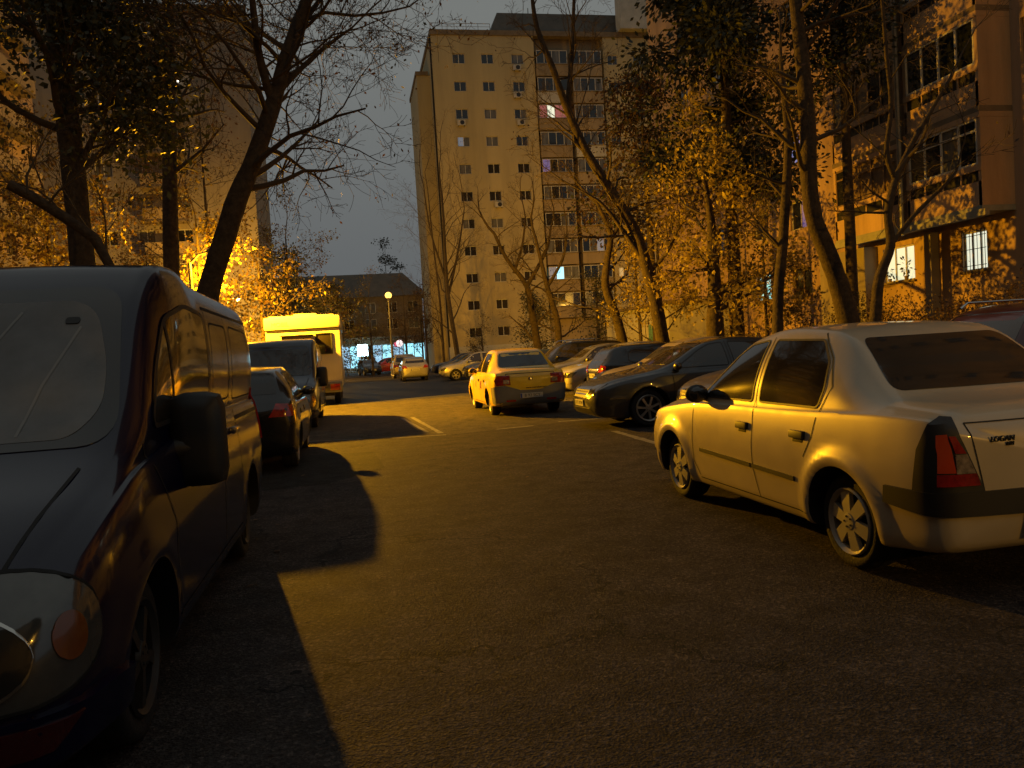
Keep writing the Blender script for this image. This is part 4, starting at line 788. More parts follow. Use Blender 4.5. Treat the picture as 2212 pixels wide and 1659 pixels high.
# ---- vans
VAN = [(2.39, .30, .66, .52, .60, .52), (2.35, .25, .77, .66, .76, .62), (2.22, .23, .87, .80, .90, .70), (2.0, .23, .925, .93, 1.03, .78), (1.72, .23, .95, 1.03, 1.14, .82), (1.58, .23, .955, 1.07, 1.21, .83), (.82, .23, .955, 1.16, 1.94, .84), (.62, .23, .955, 1.18, 2.045, .86), (.25, .23, .955, 1.2, 2.07, .87),
    (-.1, .23, .955, 1.2, 2.02, .87), (-2.0, .23, .955, 1.2, 1.985, .87), (-2.25, .25, .95, 1.2, 1.95, .865), (-2.35, .28, .935, 1.2, 1.88, .85), (-2.39, .32, .90, 1.15, 1.76, .83)]
def van(label, pm, loc, rz, group, hi=True, shade=True, ptxt='B 55 VAN'):
    t = thing('parked_van', label, 'van', loc, rz, group); wh = [(1.55, .33), (-1.52, .33)]; me, bvh = body_mesh(VAN, pm, wh, .33, .05 if hi else .1, 4 if hi else 2, flare=.012, arch=.06); link('body', me, t)
    add_wheels(t, wh, .33, .86, rim(.33, SP5, M['trimblk'])); ce = (.05, .05) if hi else (.12, .12)
    ws = patch(bvh, rounded([(-.83, 1.20), (.83, 1.20), (.74, 1.90), (-.74, 1.90)], .14, 6), rayf('end', 1), M['cglass'], 'windscreen', t, .004, ce)
    if shade:
        sh = patch(bvh, rounded([(-.66, 1.23), (.66, 1.23), (.75, 1.34), (.74, 1.52), (.64, 1.83), (-.64, 1.83)], .15, 8), rayf('end', 1), M['shade'], 'sun_shade', t, .007, ce)
        fm_ = mat('sunshade_fold', (.27, .27, .26), .6)
        for f_ in ([(.60, 1.70), (.50, 1.45), (.46, 1.25)], [(.34, 1.78), (.22, 1.55), (.10, 1.30)], [(-.1, 1.78), (-.26, 1.26)]): strips(bvh, strip(f_, .012), rayf('end', 1), fm_, 'shade_fold', sh, .009)
        patch(bvh, rounded([(.53, 1.715), (.59, 1.715), (.59, 1.745), (.53, 1.745)], .02, 5), rayf('end', 1), M['trimblk'], 'mirror_mount', t, .012, (.03, .03))
    for y in (-.25, .4):
        b = MB(); pts = [bvh.ray_cast(*rayf('end', 1)(y-k*.11, 1.19+.02*k))[0]+Vector((.02, 0, .02)) for k in range(5)]; b.tube(pts, .009, M['trimblk'], 6); b.build('wiper', t)
    for s in (1, -1):
        patch(bvh, rounded([(1.22, 1.25), (1.02, 1.50), (.76, 1.74), (.38, 1.82), (-.16, 1.80), (-.18, 1.25)], .09, 6), rayf('side', s), M['cglass'], 'side_window', t, .004, ce)
        strips(bvh, strip(rounded([(1.23, 1.24), (1.03, 1.51), (.77, 1.75), (.38, 1.83), (-.17, 1.81), (-.19, 1.24)], .09, 6), .024, True)+strip([(.78, 1.25), (.78, 1.73)], .03), rayf('side', s), M['trimblk'], 'window_seal', t, .007)
        q = [strip([(-.24, 1.84), (-.26, 1.2), (-.26, .40)], .012), strip([(1.38, 1.18), (1.15, .8), (1.12, .42)], .010), strip([(1.12, .36), (-1.0, .36)], .010), strip([(-.98, 1.84), (-1.0, .75)], .010), strip([(-.2, 1.855), (-2.2, 1.845)], .02), strip([(-1.0, 1.12), (-2.25, 1.12)], .03)]
        q += [strip(rounded([(-.34, 1.27), (-.34, 1.77), (-1.0, 1.77), (-1.0, 1.27)], .08), .012, True), strip(rounded([(-1.15, 1.25), (-1.15, 1.78), (-2.1, 1.76), (-2.15, 1.25)], .08), .012, True)]
        for l in q: strips(bvh, l, rayf('side', s), M['seam'], 'door_seam', t, .0025)
        for hx, m_ in ((-.14, M['trimblk']), (-.78, M['chrome'] if s > 0 else M['trimblk'])):
            h = bvh.ray_cast(*rayf('side', s)(hx, 1.05))[0]; b = MB(); b.box(h.x-.1, h.x+.1, min(h.y, h.y+s*.04), max(h.y, h.y+s*.04), 1.03, 1.075, m_, .012); b.build('door_handle', t, 40)
        y0 = abs(bvh.ray_cast(*rayf('side', s)(.9, 1.15))[0].y); b = MB(); b.box(.71, .89, min(s*(y0-.03), s*(y0+.24)), max(s*(y0-.03), s*(y0+.24)), .90, 1.37, M['trimblk'], .085); b.tube([(.86, s*(y0-.03), 1.10), (.83, s*(y0+.1), 1.10)], .055, M['trimblk'], 10); o = b.build('side_mirror', t, 60)
        b = MB(); b.box(.703, .712, min(s*(y0+.03), s*(y0+.19)), max(s*(y0+.03), s*(y0+.19)), .98, 1.30, M['cglass']); b.build('mirror_glass', o)
        c = (1.1, 0); EL = lambda a, z, ra, rz, p=1: [(s*(a+ra*math.copysign(abs(math.cos(t))**p, math.cos(t))), z+rz*math.copysign(abs(math.sin(t))**p, math.sin(t))) for t in np.linspace(0, 2*math.pi, 33)[:-1]]
        hl = patch(bvh, EL(27.5, .675, 14, .20, .8), rayf('wrap', c=c), M['lens'], 'headlight', t, .008, (1.2, .03))
        patch(bvh, EL(23.5, .635, 8.2, .135), rayf('wrap', c=c), M['lensdk'], 'reflector_bowl', hl, .013, (1.2, .03)); patch(bvh, EL(23.2, .62, 4.2, .07), rayf('wrap', c=c), M['lens'], 'lamp_glass', hl, .018, (1.2, .03))
        strips(bvh, strip(EL(23.5, .635, 8.3, .138), .012, True), rayf('wrap', c=c), M['chrome'], 'bowl_ring', hl, .016); strips(bvh, strip(EL(27.5, .675, 14, .20, .8), .010, True), rayf('wrap', c=c), M['seam'], 'lens_gap', hl, .010)
        patch(bvh, EL(36.4, .66, 2.3, .075), rayf('wrap', c=c), M['amber'], 'indicator', hl, .013, (1.2, .03))
        patch(bvh, rounded([(180-s*36, .85), (180-s*44, .85), (180-s*44, 1.3), (180-s*38, 1.3)], .03), rayf('wrap', c=(-1.3, 0)), M['red'], 'tail_light', t, .01, (3, .06))
    patch(bvh, [(-66, .30), (0, .27), (66, .30), (66, .44), (40, .45), (0, .45), (-40, .45), (-66, .44)], rayf('wrap', c=(1.5, 0)), pm, 'bumper', t, .022, (3, .05))
    for s in (1, -1): patch(bvh, rounded([(s*16, .33), (s*33, .33), (s*37, .42), (s*18, .43)], .04, 5), rayf('wrap', c=(1.1, 0)), mat('fog_lens', (.06, .008, .010), .2, coat=.8) if shade else M['lensdk'], 'fog_light', t, .03, (2, .04))
    gp = patch(bvh, rounded([(-.40, .50), (.40, .50), (.44, .70), (-.44, .70)], .05, 4), rayf('end', 1), M['grille'], 'grille', t, .008, (.08, .06)); strips(bvh, sum([strip([(-.34, z), (.34, z)], .016) for z in (.55, .61, .66)], []), rayf('end', 1), M['trimblk'], 'grille_bar', gp, .018)
    for s in (1, -1): strips(bvh, strip([(s*.66, .88), (s*.74, 1.13)], .014), rayf('end', 1), M['seam'], 'bonnet_seam', t, .003)
    plate(t, 2.45, 0, .38, ptxt, 0); patch(bvh, rounded([(-.7, 1.25), (-.06, 1.25), (-.06, 1.72), (-.68, 1.72)], .05), rayf('end', -1), M['cglass'], 'rear_window', t, .005, (.1, .1)); patch(bvh, rounded([(.7, 1.25), (.06, 1.25), (.06, 1.72), (.68, 1.72)], .05), rayf('end', -1), M['cglass'], 'rear_window', t, .005, (.1, .1))
    return t
VG = 'dark vans parked along the left kerb'
van('glossy black van with pale sunshade behind its windscreen, filling the left edge', PT['van'], (-1.80, 5.0, 0), -PI/2, VG)
van('dark van with amber indicator parked in front of the bright motorhome', PT['blue'], (-1.80, 20.4, 0), -PI/2, VG, hi=False, shade=False, ptxt='B 19 CAR')
# ---- motorhome seen from behind
mo = thing('motorhome', 'tall white motorhome brightly lit yellow by the street lamp, rear window towards us', 'motorhome', (-1.66, 27.75, 0), 0)
b = MB(); b.box(-1.22, 1.22, .08, 5.9, .62, 2.62, M['white_p'], .05); b.build('body', mo, 40)
b = MB(); b.box(-1.25, 1.25, 0, 6.0, 2.625, 3.05, M['white_p'], .07); b.box(-1.1, 1.05, .3, 5.8, 3.04, 3.10, M['white_p'], .02); b.box(-.4, .4, 2, 2.8, 3.1, 3.26, M['plate'], .03); b.build('roof', mo, 40)
b = MB(); b.box(-1.2, 1.2, .045, .078, 2.585, 2.62, M['trim'], .004); b.build('seam_trim', mo)
b = MB(); b.box(.44, .91, .06, .078, 1.78, 2.42, M['cglass'], .006)
for a in ((.40, .44, 1.74, 2.46), (.91, .95, 1.74, 2.46), (.44, .91, 2.42, 2.46), (.44, .91, 1.74, 1.78)): b.box(a[0], a[1], .035, .082, a[2], a[3], M['trimblk'], .012)
b.build('rear_window', mo, 40)
b = MB(); b.box(-.68, .30, -.40, .079, .95, 2.38, M['trim'], .04); b.build('storage_box', mo, 40); b = MB(); b.box(-.72, .34, -.44, .078, 2.385, 2.42, M['trimblk'], .01); b.build('box_lid', mo, 40)
b = MB(); b.box(-1.2, 1.2, -.02, .3, .42, .78, M['greyb'] if 'greyb' in M else PT['greyb'], .05); b.build('bumper', mo, 40)
for s in (1, -1):
    b = MB(); x0, x1 = sorted((s*.45, s*.78)); b.box(x0, x1, -.045, -.022, .5, .72, M['lens'], .01); x0, x1 = sorted((s*.79, s*1.12)); b.box(x0, x1, -.045, -.022, .5, .72, M['red'], .01); b.build('tail_light', mo, 40)
b = MB(); b.box(-.9, .9, .4, 5.5, .3, .615, M['seam']); b.build('chassis', mo)
l = link('lettering', text_mesh('MOBIL', .2, mat('lettering_grey', (.3, .3, .3), .5), .003), mo); l.matrix_local = Matrix.Translation((-.72, -.003, 2.80)) @ Matrix.Rotation(R(90), 4, 'X')
for (wx) in (1.2, 4.6):
    for s in (1, -1): o = link('wheel', tyre_mesh(.33, .2), mo); o.location = (s*1.08, wx, .33); o.rotation_euler = (0, 0, -s*PI/2); link('rim', rim(.33, SP5, M['pole']), o)
# ------------------------------------------------------------------ trees
def grow(mb, m, p, d, r, L, lev, rg, tips, spread=.7, nch=5, gravity=.0, sides=(7, 5, 4, 3, 3), maxlev=3, wob=.16, shrink=.56):
    n = 5 if lev < 2 else 4; pts = [p.copy()]; rad = [r]; d = d.normalized()
    for i in range(n):
        d = (d + Vector((rg.gauss(0, wob), rg.gauss(0, wob), rg.gauss(0, wob)+gravity))).normalized(); p = p + d*L/n; pts.append(p.copy()); rad.append(max(r*(1-.75*(i+1)/n), .004))
        if lev >= maxlev-1: tips.append(p.copy())
    mb.tube(pts, rad, m, sides[min(lev, 4)], caps=False)
    if lev >= maxlev: return
    for k in range(nch):
        t = .25+.75*(k+rg.random())/nch; i = min(int(t*n), n-1); q = pts[i].lerp(pts[i+1], t*n-i); dd = (pts[i+1]-pts[i]).normalized()
        s = dd.orthogonal().normalized(); s.rotate(Matrix.Rotation(rg.uniform(0, 6.283), 3, dd)); nd = (dd*(1-spread*.5)+s*spread*rg.uniform(.6, 1.2)+Vector((0, 0, .18))).normalized()
        grow(mb, m, q, nd, max(rad[i]*.5, .005), L*shrink*rg.uniform(.7, 1.25)*(1.15-.5*t), lev+1, rg, tips, spread, nch if lev < 1 else max(3, nch-1), gravity, sides, maxlev, wob, shrink)
def tree(label, pts, rad, name='bare_tree', group=None, bark='bark', limbs=8, L=3.0, leaves=0, lm=None, lsize=.1, seed=1, start=.35, maxlev=3, spread=.75, nch=5, forks=(), gravity=0, cluster=.22, up=.5, ext=False, shrink=.56):
    """pts: trunk polyline in the world; forks: further limbs (polyline, radii)"""
    rg = random.Random(seed); P = [Vector(p) for p in pts]
    if ext:
        d = P[1]-P[2]; P[0] = P[1]+d/abs(d.z)*P[1].z*.8; P[0].z = 0; P.insert(1, P[0].lerp(P[1], .5)); rad = [rad[0]*1.25, rad[0]*1.05]+list(rad[1:])
    base = Vector((P[0].x, P[0].y, 0)); t = thing(name, label, 'tree', base, 0, group)
    def sm(P, R_):
        P2, R2 = [], []
        for i in range(len(P)-1):
            a = P[max(i-1, 0)]; b = P[i]; c = P[i+1]; d = P[min(i+2, len(P)-1)]
            for k in range(4):
                u = k/4; P2.append(.5*((2*b)+(c-a)*u+(2*a-5*b+4*c-d)*u*u+(3*b-a-3*c+d)*u**3)); R2.append((R_[i]+(R_[i+1]-R_[i])*u)*(1+rg.uniform(-.05, .05)))
        return P2+[P[-1]], R2+[R_[-1]]
    tr = MB(); allp = []; T, RR = sm(P, rad); TT = [p-base for p in T]; tr.tube(TT, RR, M[bark], 12); allp.append((TT, RR))
    for fp, fr_ in forks: a, c = sm([Vector(p) for p in fp], fr_); a = [p-base for p in a]; tr.tube(a, c, M[bark], 9); allp.append((a, c))
    tr.build('trunk', t, 60); cr = MB(); tips = []
    for a, c in allp:
        n = len(a); s0 = start if a is TT else .1
        for k in range(limbs if a is TT else max(3, limbs//2)):
            u = s0+(1-s0)*(k+rg.random())/(limbs if a is TT else max(3, limbs//2)); i = min(int(u*(n-1)), n-2); p = a[i]; ang = rg.uniform(0, 6.283); d = Vector((math.cos(ang), math.sin(ang), up+rg.uniform(-.2, .5)))
            grow(cr, M['twig'] if bark == 'bark' else M[bark], p, d, max(.012, c[i]*.36), L*rg.uniform(.6, 1.15)*(1.1-.35*u), 0, rg, tips, spread, nch, gravity, maxlev=maxlev-1, shrink=shrink)
        grow(cr, M['twig'] if bark == 'bark' else M[bark], a[-1], (a[-1]-a[-2]), c[-1], L*.9, 0, rg, tips, spread, nch, gravity, maxlev=maxlev-1, shrink=shrink)
    co = cr.build('crown', t, 60)
    if leaves and tips:
        g = np.random.default_rng(seed); T = np.array([p[:] for p in tips]); w = g.random(len(T))**4+.02; idx = g.choice(len(T), leaves, p=w/w.sum()); Q = T[idx]+g.normal(size=(leaves, 3))*cluster; leaf_mesh('foliage', Q, lsize, lm, seed=seed, parent=co)
    return t
def dense(label, x, y, h, w, lm, seed, name='added_evergreen', group=None, n=9000, lsize=.16, trunk=.18, low=.12, bark='bark'):
    rg = random.Random(seed); t = thing(name, label, 'tree', (x, y, 0), 0, group); tr = MB(); top = Vector((rg.uniform(-.3, .3), rg.uniform(-.3, .3), h*.92))
    tr.tube([(0, 0, 0), top*.35, top*.7, top], [trunk, trunk*.8, trunk*.45, .03], M[bark], 9); tr.build('trunk', t, 60); cr = MB(); g = np.random.default_rng(seed); cl = []
    for k in range(46):
        u = low+(1-low)*(k+rg.random())/46; ang = rg.uniform(0, 6.283); rr = w*(.35+.65*math.sin(math.pi*min(1, .15+u*.95)))*rg.uniform(.55, 1.1); p = top*u*.95; q = p+Vector((math.cos(ang)*rr, math.sin(ang)*rr, rg.uniform(-.2, .6)))
        cr.tube([p, p.lerp(q, .5)+Vector((0, 0, .12)), q], [trunk*.3*(1-u*.7)+.008, .02, .006], M['twig'], 4, False)
        for s in (.55, .8, 1.0): cl.append((p.lerp(q, s), .28+.35*rr*.35))
    co = cr.build('crown', t, 60); P = []; per = n//len(cl)
    for c, s in cl:
        if rg.random() < .12: continue
        P.append(np.array(c[:])+g.normal(size=(int(per*rg.uniform(.4, 1.7)), 3))*[s*.75, s*.75, s*.5])
    leaf_mesh('foliage', np.concatenate(P), lsize, lm, seed=seed, parent=co); return t
def at(x, y, Y): return atY(x, y, Y)
def trunk(px, Y, dy=0): return [atY(x, y, Y+dy*i) for i, (x, y) in enumerate(px)]
G1 = 'bare trees in front of the far blocks'; G2 = 'trees on the verge along the right-hand block'; G3 = 'trees behind the parked vans'
# T1 leaning black trunk
b0 = Vector((-2.95, 16.1, .0)); p = [b0]+trunk([(455, 612), (487, 510), (512, 430), (548, 345), (590, 225), (622, 110), (665, -10), (700, -110)], 16.1)
tree('thick black leaning trunk rising behind the near van, bare crown against the sky', p, [.24, .20, .21, .19, .17, .15, .125, .10, .08], 'leaning_tree', G3, ext=True, limbs=20, L=3.4, seed=4, start=.47, maxlev=4, nch=5, leaves=2600, lm=[M['leaf_b'], M['leaf_d']], lsize=.085, cluster=.16,
     forks=[([atY(590, 225, 16.1), atY(560, 120, 15.8), atY(545, 0, 15.5), atY(530, -120, 15.2)], [.09, .075, .06, .04]), ([atY(600, 200, 16.1), atY(680, 120, 16.4), atY(760, 60, 16.6)], [.06, .045, .02]), ([atY(622, 120, 16.1), atY(690, 0, 16.3), atY(770, -60, 16.6)], [.06, .045, .02])], up=.35)
# T2 straight trunk
p = [Vector((-6.75, 22, 0))]+trunk([(368, 470), (366, 300), (364, 150), (362, 0), (361, -90)], 22)
tree('straight tall dark trunk left of the leaning trunk', p, [.21, .19, .17, .16, .14, .12], 'bare_tree', G3, ext=True, limbs=16, L=3.2, seed=12, start=.42, maxlev=4, nch=5, leaves=1600, lm=M['leaf_b'], lsize=.09)
# far-left dark tree
p = [Vector((-8.6, 15.2, 0))]+trunk([(178, 560), (160, 380), (140, 200), (125, 60), (110, -60)], 15.2)
tree('broad dark tree trunk near the left edge with thick shadowy crown', p, [.22, .21, .20, .19, .18, .15], 'dark_tree', G3, ext=True, limbs=17, L=2.6, seed=21, start=.5, maxlev=3, nch=6, leaves=14000, lm=M['leaf_d'], lsize=.13, cluster=.35)
# pruned diagonal bough
pb = thing('pruned_trunk', 'cut-off dark diagonal trunk leaning over the van roof at far left', 'tree', (-5.2, 13.6, 0), 0, G3); m = MB(); o = Vector((-5.2, 13.6, 0))
m.tube([q-o for q in [Vector((-5.2, 13.6, 0)), atY(262, 620, 13.5), atY(205, 515, 13.4), atY(140, 470, 13.3), atY(75, 428, 13.2), atY(18, 398, 13.1)]], [.10, .085, .085, .08, .08, .075], M['bark'], 12); m.build('trunk', pb, 60)
m = MB(); tips = []; rr_ = random.Random(3)
for q in (atY(205, 515, 13.4), atY(140, 470, 13.3), atY(100, 445, 13.2), atY(60, 420, 13.1), atY(230, 560, 13.4)): grow(m, M['twig'], q-o, Vector((rr_.uniform(-.6, .6), .1, rr_.uniform(.3, 1))), .02, 1.5, 0, rr_, tips, maxlev=2)
m.build('crown', pb, 60)
# foliage round the lamp
def leafy(label, x, y, h, seed, L=2.2, leaves=3000, lm=None, name='yellow_tree', group=G3, limbs=12, r=.12, lsize=.13, start=.3, bark='bark', lean=(0, 0), **k):
    return tree(label, [(x, y, 0), (x+lean[0]*.3, y, h*.3), (x+lean[0]*.6, y+lean[1]*.6, h*.65), (x+lean[0], y+lean[1], h)], [r, r*.85, r*.6, r*.25], name, group, bark, limbs, L, leaves, lm or [M['leaf_y'], M['leaf_o']], lsize, seed, start, 3, cluster=.21, **k)
leafy('yellow-leaved tree glowing round the street lamp behind the leaning trunk', -5.0, 29.0, 6.4, 31, L=2.2, leaves=2600, lsize=.15)
leafy('ochre tree left of the lamp above the near van roof', -8.0, 24.0, 6.6, 32, L=2.6, leaves=4200, lm=[M['leaf_o'], M['leaf_y']])
leafy('yellow tree further left of the lamp, above the windscreen of the near van', -10.6, 26.5, 8.0, 33, L=2.8, leaves=4200, lm=[M['leaf_o'], M['leaf_y']])
leafy('ochre tree at the left edge behind the pruned trunk', -12.6, 24.0, 6.5, 34, L=2.7, leaves=4200, lm=[M['leaf_o'], M['leaf_y']])
leafy('brown-leaved tree behind the straight trunk', -9.0, 33.0, 10.0, 35, L=3.2, leaves=3600, lm=[M['leaf_o'], M['leaf_g']], name='brown_tree')
leafy('tall brownish tree between the straight trunk and the leaning trunk', -8.0, 40.0, 14.0, 36, L=3.6, leaves=3400, lm=[M['leaf_b'], M['leaf_o']], name='brown_tree', limbs=16)
leafy('orange lit small tree with drooping leaves above the motorhome', -3.6, 34.0, 5.6, 37, L=2.4, leaves=1700, lm=[M['leaf_o'], M['leaf_y']], bark='bark2', name='orange_tree', gravity=-.03, lsize=.16)
leafy('bare brown tree with thin upright crown behind the leaning trunk', -7.2, 45.0, 15.0, 38, L=4.0, leaves=900, lm=M['leaf_b'], name='bare_tree', limbs=18, start=.25)
leafy('green-brown tree right behind the motorhome', -3.3, 46.0, 8.5, 39, L=3.0, leaves=4200, lm=[M['leaf_g'], M['leaf_b']], name='green_tree', limbs=14)
dense('dark green tree mass between the motorhome and the far shops', -4.2, 58.0, 10.5, 3.2, [M['leaf_g'], M['leaf_d']], 41, 'green_tree', G3, n=7000, lsize=.22)
dense('low dark green tree behind the motorhome roof', -1.6, 66.0, 8.6, 2.8, [M['leaf_g'], M['leaf_b']], 42, 'green_tree', G3, n=5500, lsize=.22)
leafy('slim leafy tree beside the globe street lamp, over the shops', 1.5, 70.0, 6.4, 43, L=2.6, leaves=2200, lm=[M['leaf_g'], M['leaf_o']], name='slim_tree', group=G1)
leafy('dense low tree in front of the shop windows left of the globe lamp', -3.2, 84.0, 7.0, 47, L=2.6, leaves=2600, lm=[M['leaf_g'], M['leaf_b']], name='green_tree', group=G1, lsize=.2)
leafy('bushy tree hiding the right end of the hip-roofed building', 7.2, 86.0, 6.4, 48, L=2.4, leaves=2200, lm=[M['leaf_b'], M['leaf_o']], name='brown_tree', group=G1, lsize=.2)
leafy('small tree right of the globe street lamp', 4.6, 72.0, 6.2, 44, L=2.6, leaves=2000, lm=[M['leaf_b'], M['leaf_o']], name='slim_tree', group=G1)
leafy('dark tree crown rising above the hipped roof', 5.2, 116.0, 15.5, 45, L=3.4, leaves=2200, lm=M['leaf_d'], name='dark_tree', group=G1, lsize=.3)
leafy('thin bare tree left of the tall block corner, lower one', 6.6, 74.0, 8.5, 46, L=3.0, leaves=500, lm=M['leaf_b'], name='bare_tree', group=G1)
# bare trees before the tall block
def bare(label, px, Y, rad, base, seed, forks=(), L=3.0, limbs=9, group=G1, leaves=120, bark='bark', start=.35, maxlev=4, nch=4, **k):
    return tree(label, [Vector(base)]+trunk(px, Y), rad, 'bare_tree', group, bark, limbs, L, leaves, M['leaf_b'], .1, seed, start, maxlev, .7, nch, [(trunk(f, Y), r_) for f, r_ in forks], ext=True, **k)
bare('tall slender bare tree at the left corner of the tall block', [(985, 745), (968, 640), (962, 560), (958, 470), (950, 380)], 66, [.22, .2, .17, .14, .1, .05], (8.3, 66, 0), 51, L=5.2, limbs=12, up=1.3, forks=[([(968, 640), (990, 540), (1003, 450)], [.12, .09, .04]), ([(962, 600), (930, 500), (915, 400)], [.1, .07, .04])])
bare('thin bare tree next to the slender corner tree', [(957, 750), (950, 650), (935, 520), (925, 420)], 60, [.1, .1, .08, .06, .03], (6.5, 60, 0), 52, L=4.6, limbs=9, up=1.3)
bare('forked bare tree in front of the middle window columns', [(1160, 738), (1150, 680), (1138, 618), (1095, 560), (1068, 505)], 44, [.24, .22, .2, .15, .11, .08], (10.1, 44, 0), 53, L=2.9, forks=[([(1138, 618), (1160, 580), (1182, 535), (1190, 490)], [.14, .11, .09, .05]), ([(1110, 590), (1128, 530), (1135, 470)], [.1, .07, .04])])
bare('curved bare tree right of the forked one', [(1207, 738), (1203, 690), (1182, 620), (1168, 560), (1150, 490)], 40, [.2, .18, .16, .13, .1, .06], (10.3, 40, 0), 54, L=2.8, forks=[([(1182, 620), (1215, 560), (1225, 500)], [.1, .08, .04])])
bare('orange lit bare tree with wavy trunk left of the long leaning trunk', [(1345, 738), (1330, 680), (1308, 620), (1312, 560), (1318, 505), (1290, 440)], 30.5, [.22, .2, .18, .16, .14, .11, .07], (10.6, 30.5, 0), 55, L=2.5, forks=[([(1318, 520), (1350, 460), (1365, 400)], [.1, .07, .03])])
bare('long leaning trunk crossing the tall block diagonally', [(1432, 738), (1415, 650), (1395, 570), (1372, 500), (1325, 420), (1268, 330), (1225, 235), (1195, 150), (1160, 60), (1148, -20)], 24.5, [.24, .23, .21, .19, .17, .155, .14, .12, .10, .08, .05], (10.2, 24.5, 0), 56, L=2.6, limbs=15, group=G2, start=.3, maxlev=4,
     forks=[([(1268, 330), (1240, 300), (1252, 240)], [.07, .05, .02]), ([(1395, 570), (1340, 490), (1300, 440), (1270, 420)], [.1, .07, .05, .03]), ([(1225, 235), (1235, 120), (1240, 0), (1245, -60)], [.09, .07, .05, .03])])
bare('slim dark trunk between the annex and the turquoise lit window', [(1680, 700), (1682, 620), (1690, 540), (1697, 430), (1702, 300), (1690, 180)], 18, [.14, .13, .125, .12, .11, .09, .06], (10.35, 18, 0), 57, L=2.3, limbs=9, group=G2, start=.55)
bare('big dark trunk curving up in front of the glazed balconies', [(1835, 700), (1812, 615), (1785, 540), (1758, 470), (1747, 380), (1745, 280), (1735, 150), (1718, 0), (1712, -80)], 16, [.25, .23, .21, .20, .185, .175, .17, .155, .13, .12], (10.85, 16, 0), 58, L=2.6, limbs=11, group=G2, start=.6)
bare('small dark forked tree against the lit ground-floor window', [(1893, 660), (1900, 600), (1924, 530), (1918, 460), (1935, 385)], 14.3, [.12, .11, .10, .085, .08, .07], (10.4, 14.3, 0), 59, L=1.5, limbs=4, group=G2, start=.8, maxlev=3, leaves=60,
     forks=[([(1935, 385), (1965, 320), (2005, 250), (2055, 165), (2080, 110)], [.065, .055, .045, .03, .015]), ([(1935, 390), (1915, 330), (1925, 230), (1915, 120), (1905, 0)], [.055, .05, .045, .04, .03]), ([(1924, 530), (1975, 465), (2035, 405), (2065, 370), (2075, 330)], [.05, .045, .035, .025, .015])])
bare('thin sapling beside the annex', [(1382, 700), (1372, 560), (1380, 420)], 33, [.08, .07, .05, .03], (12.5, 33, 0), 60, L=2.2, limbs=7, group=G2)
# yellow tree, conifer masses
tree('yellow-leaved tree with stout dark trunk in front of the right-hand block', [(10.55, 22, 0)]+trunk([(1545, 715), (1545, 640), (1540, 560), (1535, 470), (1520, 380)], 22), [.27, .26, .22, .17, .12, .06], 'yellow_tree', G2, 'bark', 15, 2.3, 4600, [mat('leaf_bright_yellow', (.50, .38, .06), .55, trans=.4, var2=(.28, .20, .03), vscale=1.3), M['leaf_y']], .15, 61, .3, 3, .75, 5, cluster=.26)
leafy('yellow shrub-like tree left of the stout yellow tree', 11.6, 29.0, 5.8, 62, L=2.0, leaves=3000, group=G2, lm=[bpy.data.materials['leaf_bright_yellow'], M['leaf_y']])
leafy('ochre sapling right of the stout yellow tree', 12.4, 22.5, 4.2, 63, L=1.7, leaves=1800, group=G2, r=.07)
dense('huge black-green pine crown above the yellow tree', 12.2, 24.0, 17.5, 3.4, [M['leaf_d'], M['leaf_d']], 64, 'pine_tree', G2, n=30000, lsize=.2, low=.38, trunk=.24)
dense('dark pine crown high up beside the big trunk, upper right', 15.7, 23.0, 17.5, 2.0, [M['leaf_d'], M['leaf_d']], 65, 'pine_tree', G2, n=10000, lsize=.18, low=.60, trunk=.2)
dense('brown-green tree crown right of the tall block balconies', 13.4, 34.0, 15.0, 3.3, [M['leaf_b'], M['leaf_d']], 66, 'brown_tree', G2, n=8000, lsize=.2, low=.45, trunk=.2)
dense('low dark conifer before the tall block entrance', 14.0, 60.0, 6.5, 1.8, [M['leaf_g'], M['leaf_d']], 67, 'small_conifer', G1, n=3500, lsize=.18)
dense('second low conifer before the tall block, nearer the annex', 17.5, 56.0, 7.5, 2.0, [M['leaf_g'], M['leaf_d']], 68, 'small_conifer', G1, n=3500, lsize=.18)
leafy('small bushy tree at the foot of the tall block', 11.8, 74.0, 3.6, 69, L=1.6, leaves=1300, lm=[M['leaf_g'], M['leaf_b']], name='small_tree', group=G1)
dense('unseen dark evergreen added behind the viewpoint to shade the near van', 5.2, -5.2, 8.5, 1.9, [M['leaf_d'], M['leaf_d']], 90, 'added_evergreen', None, n=16000, lsize=.16, low=.25)  # out of view, added to keep the rear lamp off the near van
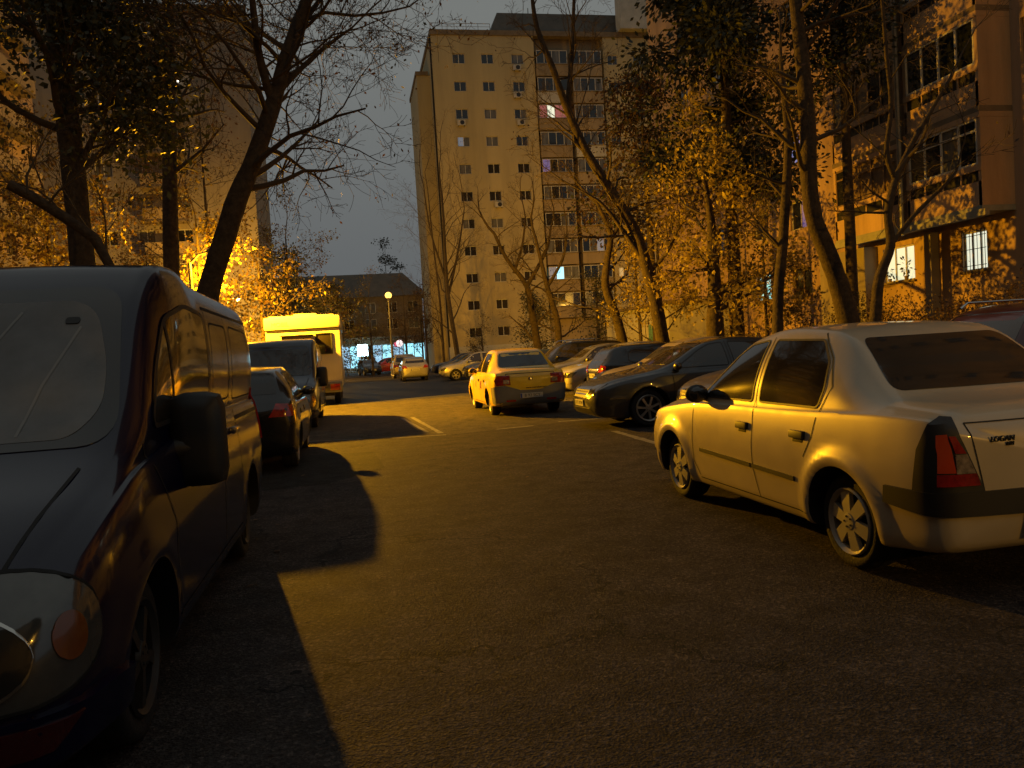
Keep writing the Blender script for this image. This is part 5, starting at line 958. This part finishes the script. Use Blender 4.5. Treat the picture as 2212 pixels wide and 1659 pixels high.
# shrubs
def shrub(label, x, y, w, h, seed, lm, n=2600, ls=.075):
    rg = random.Random(seed); t = thing('shrub', label, 'shrub', (x, y, .1), 0, 'shrubs behind the right-hand cars'); m = MB(); tips = []
    for k in range(9): a = rg.uniform(0, 6.28); grow(m, M['twig'], Vector((rg.uniform(-w, w)*.5, rg.uniform(-w, w)*.4, 0)), Vector((math.cos(a)*.35, math.sin(a)*.35, 1)), .02, h*.75, 0, rg, tips, .8, 4, maxlev=2)
    c = m.build('stem', t, 60); g = np.random.default_rng(seed); T = np.array([p[:] for p in tips]); Q = T[g.integers(0, len(T), n)]+g.normal(size=(n, 3))*.14; leaf_mesh('foliage', Q, ls, lm, seed=seed, parent=t)
DS = ['behind the dark red off-roader', 'beside the small forked tree', 'under the cream lit window', 'left of the big dark trunk', 'right of the slim trunk', 'below the turquoise lit window', 'beside the stout yellow tree', 'in front of the annex', 'behind the black hatchback', 'behind the parked cars near the wavy trunk', 'under the bright white window', 'at the far right edge']
for i, (x, y, w, h) in enumerate(((12.0, 9.6, 1.6, 2.0), (11.4, 12.6, 1.4, 2.0), (14.6, 20.2, 1.8, 2.5), (12.4, 17.4, 1.3, 1.7), (13.2, 21.6, 1.6, 1.9), (15.2, 29.5, 1.8, 2.0), (12.2, 25.2, 1.5, 1.4), (13.2, 36, 1.6, 1.7), (11.0, 27.6, 1.3, 1.3), (11.4, 33, 1.6, 1.5), (14.4, 16.4, 1.8, 2.6), (13.2, 10.6, 1.9, 2.4))):
    shrub(['brown-leaved', 'reddish brown', 'dull green'][i % 3]+' shrub '+DS[i], x, y, w, h, 80+i, [M['leaf_b'], M['leaf_o']] if i % 3 < 2 else [M['leaf_g'], M['leaf_b']])
# ------------------------------------------------------------------ fence behind the parked cars
fn = thing('fence', 'low dark metal picket fence between parked cars and shrubs', 'fence', (9.95, 0, .1)); f = MB()
for z in (.35, 1.0): f.tube([(0, 6, z), (0, 62, z)], .02, M['metal'], 5)
f.build('rail', fn); f = MB(); y = 6
while y < 62: f.tube([(0, y, 0), (0, y, 1.12)], .009, M['metal'], 4); y += .16
f.build('picket', fn)['kind'] = 'stuff'
f = MB()
for y in np.arange(6, 62.1, 2.8): f.box(-.03, .03, y-.03, y+.03, 0, 1.2, M['metal'])
f.build('post', fn)
